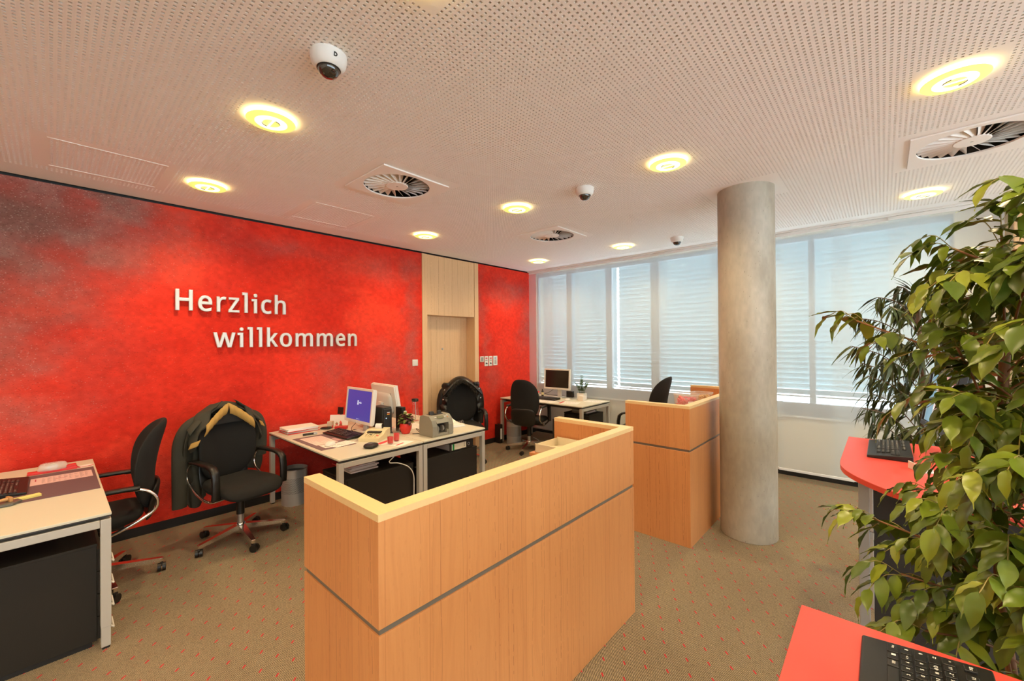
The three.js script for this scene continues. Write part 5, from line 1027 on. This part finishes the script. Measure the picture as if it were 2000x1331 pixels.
// ================================================================== standing desks with red tops
{
  const t = thing('standing_desk', 'standing desk with rounded red top behind the leafy fig', 'desk', [0, 0, 0], 0, 'red-topped standing desks');
  const s = new THREE.Shape(); s.moveTo(3.42, 0.168); s.lineTo(2.74, 0.168); s.bezierCurveTo(2.60, 0.168, 2.54, 0.145, 2.46, 0.105); s.bezierCurveTo(2.36, 0.045, 2.28, -0.02, 2.24, -0.10); s.bezierCurveTo(2.20, -0.20, 2.20, -0.45, 2.28, -0.70); s.lineTo(3.42, -0.70); s.closePath();
  obj('table_top', flat(new THREE.ExtrudeGeometry(s, { depth: 0.021, bevelEnabled: true, bevelSize: 0.002, bevelThickness: 0.002, bevelSegments: 2, curveSegments: 14 })).translate(0, 0.977, 0), M.kiosk, t, 'coral red laminate top');
  obj('post', rbb(2.495, 2.545, 0.0, 0.976, -0.092, -0.053, 0.003), std(lin(0.36, 0.35, 0.33), 0.45, 0.3), t); obj('post', rbb(3.30, 3.35, 0.0, 0.976, -0.092, -0.053, 0.003), M.alu, t); obj('post', rbb(3.30, 3.35, 0.0, 0.976, 0.60, 0.64, 0.003), M.alu, t);
  obj('front_panel', rbb(2.515, 2.533, 0.06, 0.93, -0.040, 0.64, 0.002), std(lin(0.028, 0.027, 0.028), 0.4), t, 'dark front panel');
  for (const y of [0.25, 0.72]) obj('panel_clip', rb(0.012, 0.03, 0.016, 2.52, y, -0.046, 0.002), M.alu, t);
}
{
  const t = thing('standing_desk', 'standing desk with plain red top and large keyboard in the foreground', 'desk', [0, 0, 0], 0, 'red-topped standing desks');
  obj('table_top', rbb(0.45, 1.175, 0.975, 1.0, -0.148, 0.48, 0.002), M.kiosk, t, 'coral red laminate top');
  for (const [x, z] of [[0.50, -0.10], [1.08, -0.10], [0.50, 0.42], [1.08, 0.42]]) obj('post', rbb(x, x + 0.04, 0, 0.975, z, z + 0.04, 0.003), M.alu, t);
  obj('front_panel', rbb(1.09, 1.105, 0.06, 0.93, -0.055, 0.415, 0.002), M.anthracite, t);
}
keyboard('large black keyboard with white letters on the foreground red desk', [0.888, 1.0005, 0.051], Math.PI, true);
keyboard('black keyboard on the red desk behind the fig', [3.105, 1.0005, 0.02], Math.PI, false);
monitor('slim monitor turned almost edge-on on the red desk behind the fig', [3.03, 1.0, 0.235], Math.PI + 0.15, { w: 0.44, h: 0.30, cy0: 0.30, tilt: -0.16, frame: M.plasticDark, screen: webScreen });
{ const t = thing('paper_dispenser', 'small cream card holder beside the red desk keyboard', 'holder', [2.74, 1.0, 0.13], 0.4); obj('tray', [rb(0.09, 0.006, 0.06, 0, 0.003, 0, 0.001), rb(0.09, 0.035, 0.005, 0, 0.0175, -0.028, 0.001)], M.plasticWhite, t); obj('cards', rb(0.08, 0.012, 0.05, 0, 0.012, 0, 0.001).rotateX(0), M.paper, t); }

// ================================================================== plants
function leafGeo(wid, bend, wav, tip, nu = 8) {      // one leaf of length 1 along +z, face up
  const P = [], idx = [], col = 3;
  for (let i = 0; i <= nu; i++) {
    const u = i / nu, w0 = Math.min(1, u / 0.86), s = u < 0.86 ? Math.pow(Math.sin(Math.PI * Math.pow(w0, 0.80)), 0.85) * (1 - 0.0 * w0) + 0.10 * w0 * tip : 0.10 * tip * (1 - (u - 0.86) / 0.16);   // drawn out into a drip tip
    for (let j = 0; j < col; j++) { const v = j - 1, h = i === 0 ? 0.02 : i === nu ? 0.006 : wid / 2 * s; P.push(v * h, -bend * u * u + 0.30 * Math.abs(v) * h + (v ? wav * Math.sin(u * 15 + v * 1.3) : 0), u); }
  }
  for (let i = 0; i < nu; i++) for (let j = 0; j < 2; j++) { const a = i * col + j, b = a + 1, c = a + col, d = c + 1; idx.push(a, c, b, b, c, d); }
  const g = new THREE.BufferGeometry(); g.setAttribute('position', new THREE.Float32BufferAttribute(P, 3)); g.setIndex(idx); g.computeVertexNormals();
  g.setAttribute('uv', new THREE.Float32BufferAttribute(new Float32Array(P.length / 3 * 2), 2)); return g;
}
const camF = V(0.7436, 0, -0.6686), camR = V(0.6686, 0, 0.7436), eye = V(0, 1.62, 0);
function leafQuat(dir, up) {
  const z = dir.clone().normalize(), x = up.clone().cross(z).normalize(); if (x.lengthSq() < 0.1) x.set(1, 0, 0); const y = z.clone().cross(x);
  return new THREE.Quaternion().setFromRotationMatrix(new THREE.Matrix4().makeBasis(x, y, z));
}
function plantLeaves(t, leaves, geos, tints, rough, trans, most = 300) {
  const o = t.position, mats = tints.map((c) => phys({ color: c, roughness: rough, transmission: trans, thickness: 0, side: THREE.DoubleSide, ior: 1.45 }));
  for (const l of leaves) { const w = l.p.clone().add(o).sub(eye), d = w.dot(camF), x = w.dot(camR) / d, y = w.y / d; l.k = d > 0.3 && Math.abs(x) < 1.26 && Math.abs(y) < 0.85 ? l.s / d : 0; }
  leaves.sort((a, b) => b.k - a.k);
  leaves.slice(0, most).forEach((l) => { const m = new THREE.Mesh(geos[l.g], mats[l.c]); m.name = 'leaf'; m.castShadow = m.receiveShadow = true; m.position.copy(l.p); m.quaternion.copy(l.q); m.scale.setScalar(l.s); t.add(m); });
  const rest = leaves.slice(most).map((l) => {
    const g = geos[l.g].clone(); g.applyMatrix4(new THREE.Matrix4().compose(l.p, l.q, V(l.s, l.s, l.s)));
    const c = tints[l.c], a = new Float32Array(g.attributes.position.count * 3); for (let i = 0; i < a.length; i += 3) { a[i] = c.r; a[i + 1] = c.g; a[i + 2] = c.b; }
    g.setAttribute('color', new THREE.BufferAttribute(a, 3)); return g;
  });
  if (rest.length) { const m = new THREE.Mesh(mergeGeometries(rest, false), phys({ color: 0xffffff, vertexColors: true, roughness: rough, transmission: trans, thickness: 0, side: THREE.DoubleSide, ior: 1.45 })); m.name = 'foliage'; m.castShadow = m.receiveShadow = true; m.userData.kind = 'stuff'; t.add(m); }
}
// weeping fig in the foreground
{
  seed = 4711;
  const t = thing('weeping_fig', 'large leafy weeping fig with broad green leaves in the foreground', 'plant', [1.62, 0, 0.34], 0);
  obj('planter', lathe([[0, 0], [0.15, 0], [0.155, 0.01], [0.185, 0.33], [0.185, 0.345], [0.170, 0.345], [0.165, 0.29], [0, 0.29]], 40), M.white, t); obj('soil', cy(0.166, 0.16, 0.02, 0, 0.295, 0, 32), std(lin(0.04, 0.025, 0.015), 0.95), t);
  const bark = std(lin(0.30, 0.13, 0.055), 0.7), twigM = std(lin(0.34, 0.27, 0.08), 0.6);
  const stems = [[[0.02, 0.29, 0], [-0.05, 0.75, -0.03], [-0.09, 1.25, -0.02], [-0.04, 1.75, 0.02]], [[-0.03, 0.29, 0.03], [0.06, 0.8, 0.08], [0.08, 1.3, 0.10], [0.02, 1.85, 0.06]], [[0.0, 0.29, -0.04], [-0.02, 0.7, -0.10], [0.05, 1.1, -0.12], [0.06, 1.6, -0.10]]].map((p) => new THREE.CatmullRomCurve3(p.map((q) => V(...q))));
  stems.forEach((c) => obj('trunk', new THREE.TubeGeometry(c, 24, 0.0105, 8), bark, t));
  const leaves = [], twigs = [], branches = [];
  const addLeaf = (p, dir, up, s, c) => leaves.push({ p, q: leafQuat(dir, up), s, g: Math.floor(rnd() * 3), c: c ?? (rnd() < 0.16 ? 3 : Math.floor(rnd() * 3)) });
  const twig = (a, dir, len, n, sz) => {
    const d = dir.clone().normalize(), b = a.clone().addScaledVector(d, len * 0.5).add(V(0, 0.012, 0)), e = a.clone().addScaledVector(d, len).add(V(0, -0.16 * len - 0.02, 0));
    const c = new THREE.CatmullRomCurve3([a, b, e]); twigs.push(norm(new THREE.TubeGeometry(c, 8, 0.0011, 5)));
    const side = V(0, 1, 0).cross(d).normalize();
    for (let i = 0; i < n; i++) {
      const f = (i + 0.8) / n, p = c.getPoint(f), s = i % 2 ? 1 : -1, drop = rr(0.25, 0.95);
      const dv = i === n - 1 ? c.getTangent(1).multiplyScalar(0.8).add(V(0, -0.45, 0)) : side.clone().multiplyScalar(s * rr(0.45, 0.9)).addScaledVector(d, rr(0.3, 0.8)).add(V(0, -drop, 0));
      addLeaf(p, dv, V(rr(-0.35, 0.35), 1, rr(-0.35, 0.35)).addScaledVector(d, 0.25), sz * rr(0.75, 1.15));
    }
  };
  const branch = (a, e, nt, sz = 0.076, bare = false) => {
    const mid = a.clone().lerp(e, 0.5).add(V(0, 0.045, 0)), c = new THREE.CatmullRomCurve3([a, mid, e]); branches.push(norm(new THREE.TubeGeometry(c, 14, 0.0026, 6)));
    for (let i = 0; i < nt; i++) {
      const f = 0.30 + 0.70 * (i + 0.7) / nt, p = c.getPoint(Math.min(1, f)), tan = c.getTangent(Math.min(1, f)), yaw = (i % 2 ? 1 : -1) * rr(0.35, 1.05);
      const d = tan.clone().applyAxisAngle(V(0, 1, 0), yaw).add(V(0, rr(-0.45, 0.12), 0)); twig(p, d, rr(0.09, 0.16), Math.round(rr(6, 10)), sz);
    }
    twig(e, c.getTangent(1), 0.10, 6, sz);
  };
  const crown = (y, side) => (y < 0.9 ? 0.22 + 0.10 * (y - 0.6) / 0.3 : y < 1.18 ? 0.32 - 0.05 * side : y < 1.45 ? 0.30 - 0.13 * side : y < 1.75 ? 0.32 - 0.10 * side : 0.30 - 0.10 * side - 0.45 * (y - 1.75));
  for (let i = 0; i < 84; i++) {
    const f = (i + 0.5) / 84, y = 0.66 + f * 1.22; if (y < 1.0 && i % 2) continue;
    const az = i * 2.39996, r = crown(y, Math.max(0, -Math.sin(az))) * rr(0.7, 1.02), st = stems[i % 3], k = Math.max(0.12, Math.min(1, (y - 0.12 - 0.29) / 1.45)), a = st.getPoint(k);
    branch(a, V(r * Math.cos(az), y + rr(-0.03, 0.05), r * Math.sin(az)), 4);
  }
  // long shoots that show against the curtains and the floor (tips relative to the pot)
  for (const [x, y, z, n, k] of [[0.06, 1.68, -0.40, 3, 0.75], [-0.02, 1.10, -0.37, 4, 0.45], [-0.15, 1.945, -0.10, 2, 0.98], [-0.03, 1.86, -0.20, 4, 0.9], [-0.12, 1.44, -0.17, 4, 0.65], [-0.14, 1.31, -0.17, 4, 0.6], [-0.15, 1.19, -0.22, 4, 0.5], [-0.12, 1.00, -0.31, 4, 0.4], [-0.18, 0.90, -0.27, 3, 0.35], [-0.27, 1.10, -0.15, 4, 0.45], [-0.28, 1.35, -0.12, 4, 0.6], [-0.26, 1.62, -0.10, 4, 0.75], [-0.22, 1.80, -0.06, 4, 0.9], [-0.30, 1.22, 0.02, 4, 0.5], [-0.29, 1.50, 0.03, 4, 0.7], [-0.28, 0.98, 0.0, 4, 0.4], [-0.24, 0.86, 0.02, 3, 0.35]]) branch(stems[0].getPoint(k), V(x, y, z), n, 0.078);
  obj('branches', branches, bark, t).userData.kind = 'stuff'; obj('twigs', twigs, twigM, t).userData.kind = 'stuff';
  const geos = [leafGeo(0.40, 0.22, 0.016, 1), leafGeo(0.35, 0.34, 0.026, 1), leafGeo(0.43, 0.10, 0.020, 1)];
  plantLeaves(t, leaves, geos, [lin(0.125, 0.178, 0.013), lin(0.168, 0.225, 0.016), lin(0.088, 0.134, 0.013), lin(0.27, 0.31, 0.028)], 0.34, 0);
}
// narrow-leaved fig behind the red desk
{
  seed = 999;
  const t = thing('narrow_leaved_fig', 'dark narrow-leaved fig in front of the curtains', 'plant', [3.93, 0, 0.17], 0);
  obj('planter', lathe([[0, 0], [0.16, 0], [0.165, 0.01], [0.19, 0.36], [0.19, 0.375], [0.175, 0.375], [0.17, 0.32], [0, 0.32]], 40), M.plasticDark, t); obj('soil', cy(0.170, 0.165, 0.02, 0, 0.325, 0, 32), std(lin(0.04, 0.025, 0.015), 0.95), t);
  const bark = std(lin(0.16, 0.10, 0.06), 0.8), leaves = [], br = [];
  const stem = new THREE.CatmullRomCurve3([V(0, 0.32, 0), V(0.03, 0.8, 0.01), V(-0.02, 1.3, 0.03), V(-0.03, 1.95, 0.0)]);
  obj('trunk', new THREE.TubeGeometry(stem, 24, 0.013, 8), bark, t);
  for (let i = 0; i < 46; i++) {
    const f = (i + 0.5) / 46, y = 0.80 + f * 1.22, az = i * 2.39996 + 0.4, r = (y < 1.75 ? 0.37 : 0.37 - 0.75 * (y - 1.75)) * rr(0.6, 1.05);
    const a = stem.getPoint(Math.max(0.1, Math.min(1, (y - 0.47) / 1.63))), e = V(r * Math.cos(az), y + 0.02, r * Math.sin(az)), c = new THREE.CatmullRomCurve3([a, a.clone().lerp(e, 0.55).add(V(0, 0.06, 0)), e]);
    br.push(norm(new THREE.TubeGeometry(c, 10, 0.003, 5)));
    const out = V(Math.cos(az), 0, Math.sin(az));
    for (let k = 0; k < 24; k++) { const g = 0.25 + 0.75 * k / 23, p = c.getPoint(g), d = out.clone().applyAxisAngle(V(0, 1, 0), rr(-1.4, 1.4)).multiplyScalar(rr(0.35, 1)).add(V(0, -rr(0.1, 1.25), 0)); leaves.push({ p, q: leafQuat(d, V(rr(-0.5, 0.5), 1, rr(-0.5, 0.5))), s: rr(0.11, 0.185), g: Math.floor(rnd() * 2), c: Math.floor(rnd() * 3) }); }
  }
  for (let k = 0; k < 10; k++) leaves.push({ p: V(-0.03 + rr(-0.02, 0.02), 1.93 + rr(-0.04, 0.04), rr(-0.02, 0.02)), q: leafQuat(V(rr(-1, 1), rr(-0.2, 1.3), rr(-1, 1)), V(0.3, 1, 0.2)), s: rr(0.12, 0.18), g: 0, c: 0 });
  obj('branches', br, bark, t).userData.kind = 'stuff';
  plantLeaves(t, leaves, [leafGeo(0.125, 0.25, 0.004, 0.5, 5), leafGeo(0.14, 0.40, 0.004, 0.5, 5)], [lin(0.045, 0.062, 0.014), lin(0.065, 0.085, 0.018), lin(0.032, 0.046, 0.012)], 0.38, 0);
}
renderer.render(scene, camera);
